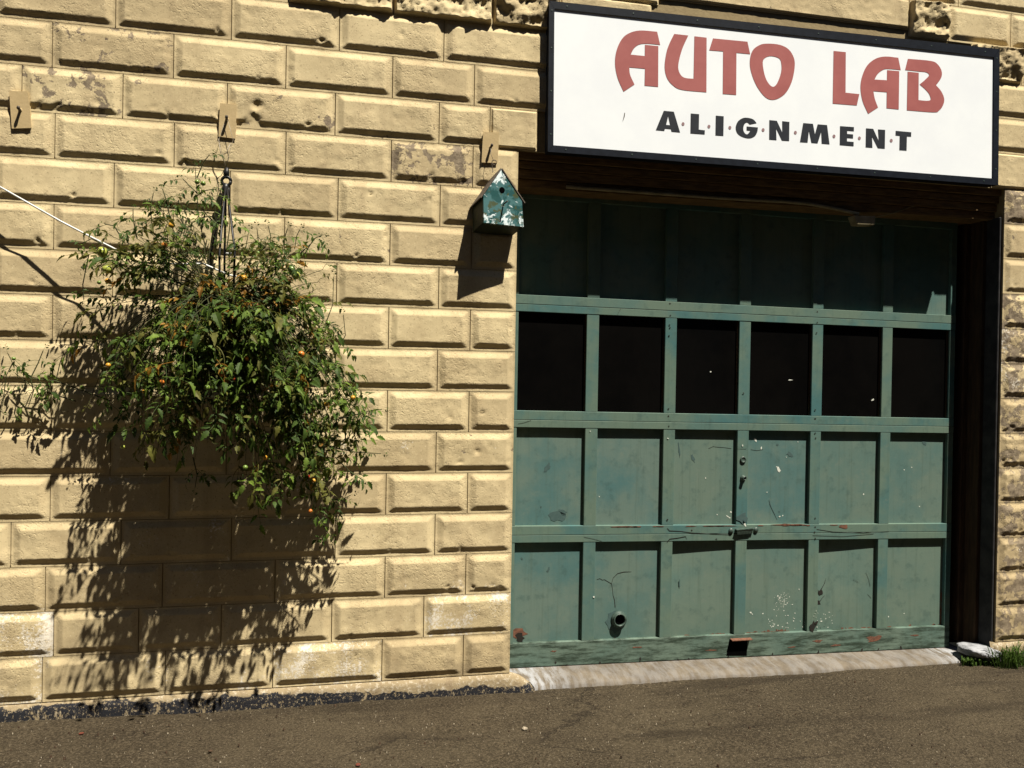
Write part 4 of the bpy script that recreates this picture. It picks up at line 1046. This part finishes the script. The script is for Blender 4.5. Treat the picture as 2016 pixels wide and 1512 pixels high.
# ------------------------------------------------------------------ weeds
def blades(name, px, py, Y, n, hh, spread, label, leafy=False):
    b = at(px, py, Y); b.z = float(gz(b.x, Y))-.003
    v = MB()
    for i in range(n):
        o_ = b+Vector((random.gauss(0, spread), random.gauss(0, spread*.35), 0)); az = random.uniform(0, 6.28); h_ = hh*random.uniform(.5, 1.2)
        ld = Vector((math.cos(az), math.sin(az)*.6, 0))*random.uniform(.2, .8)*h_; w = random.uniform(.002, .004)*(2.2 if leafy else 1)
        sd_ = Vector((-ld.y, ld.x, 0)).normalized()*w
        ps = [o_, o_+ld*.25+Vector((0, 0, h_*.5)), o_+ld*.6+Vector((0, 0, h_*.85)), o_+ld*1.1+Vector((0, 0, h_*(.95 if not leafy else .7)))]
        k = len(v.v)
        v.add([ps[0]-sd_*.6, ps[0]+sd_*.6, ps[1]-sd_, ps[1]+sd_, ps[2]-sd_*.8, ps[2]+sd_*.8, ps[3]], [(0, 1, 3, 2), (2, 3, 5, 4), (4, 5, 6)])
    o = link(name, mesh(name, v.v, v.f), M_grass); return tag(o, label, "weed")
blades("grass_tuft", 1996, 1293, -.06, 170, .12, .06, "tuft of bright green grass at the right edge, growing where wall meets asphalt")
blades("low_weed", 1915, 1303, .0, 110, .05, .03, "small leafy weed beside the rounded stone at the sill's right end", True)
blades("low_weed", 1955, 1298, -.02, 70, .03, .02, "tiny creeping weed between the rounded stone and the grass tuft", True)

# ------------------------------------------------------------------ loose bits on the ground
def bits(name, n, mat, smin, smax, label, cat, ylo=-1.4):
    v = MB()
    for i in range(n):
        x = random.uniform(-1.9, 4.4); y = random.uniform(ylo, -.03); s_ = random.uniform(smin, smax)*random.random()**.5
        z = float(gz(x, y)); a = random.uniform(0, 3)
        P = []
        for j in range(5):
            t = a+j*1.2566; P.append(Vector((x+s_*math.cos(t)*random.uniform(.6, 1.2), y+s_*math.sin(t)*random.uniform(.5, 1), z-.004)))
        k = len(v.v); v.v += [tuple(p) for p in P]+[tuple(Vector((p.x*.6+x*.4, p.y*.6+y*.4, z+s_*.7))) for p in P]
        v.f += [(k+j, k+(j+1) % 5, k+5+(j+1) % 5, k+5+j) for j in range(5)]+[tuple(k+5+j for j in range(5))]
    o = link(name, mesh(name, v.v, v.f), mat); return tag(o, label, cat, kind="stuff")
bits("grit", 1300, M_stone, .0012, .0042, "scattered pale grit and tiny stones on the asphalt", "grit")
bits("leaf_litter", 380, M_litter, .002, .009, "scattered dark crumbs of leaf litter on the asphalt", "litter")
def ground_at(px, py):
    d = fw + rr*((px-CX)/FPX) - uu*((py-CY)/FPX); t = (0.0-CAM.z)/d.z
    p = CAM+d*t; p.z = float(gz(p.x, p.y)); return p
def pebble(px, py, r, mat, name, label, cat, flat=.5):
    p = ground_at(px, py); bm = bmesh.new(); bmesh.ops.create_icosphere(bm, subdivisions=2, radius=r)
    for q in bm.verts:
        n_ = 1+.3*noise.noise(q.co/r*1.3+Vector((px, 0, 0))); q.co = Vector((q.co.x*n_, q.co.y*n_, q.co.z*flat*n_))
    me = bpy.data.meshes.new(name); bm.to_mesh(me); bm.free()
    o = link(name, me, mat); o.location = p+Vector((0, 0, r*flat*.5)); return tag(o, label, cat)
pebble(1033, 1434, .013, M_stone, "pebble", "largest pale pebble on the asphalt, below the left end of the sill", "pebble")
pebble(160, 1452, .010, M_petal, "fallen_tomato", "small crushed red tomato scrap on the asphalt, lower left", "tomato scrap", .3)
pebble(705, 1508, .011, M_petal, "fallen_tomato", "orange red tomato scrap at the bottom edge of the photo", "tomato scrap", .3)
pebble(414, 1484, .010, M_litter, "dry_leaf", "small dark crumpled leaf on the asphalt below the tomato shadow", "leaf", .4)
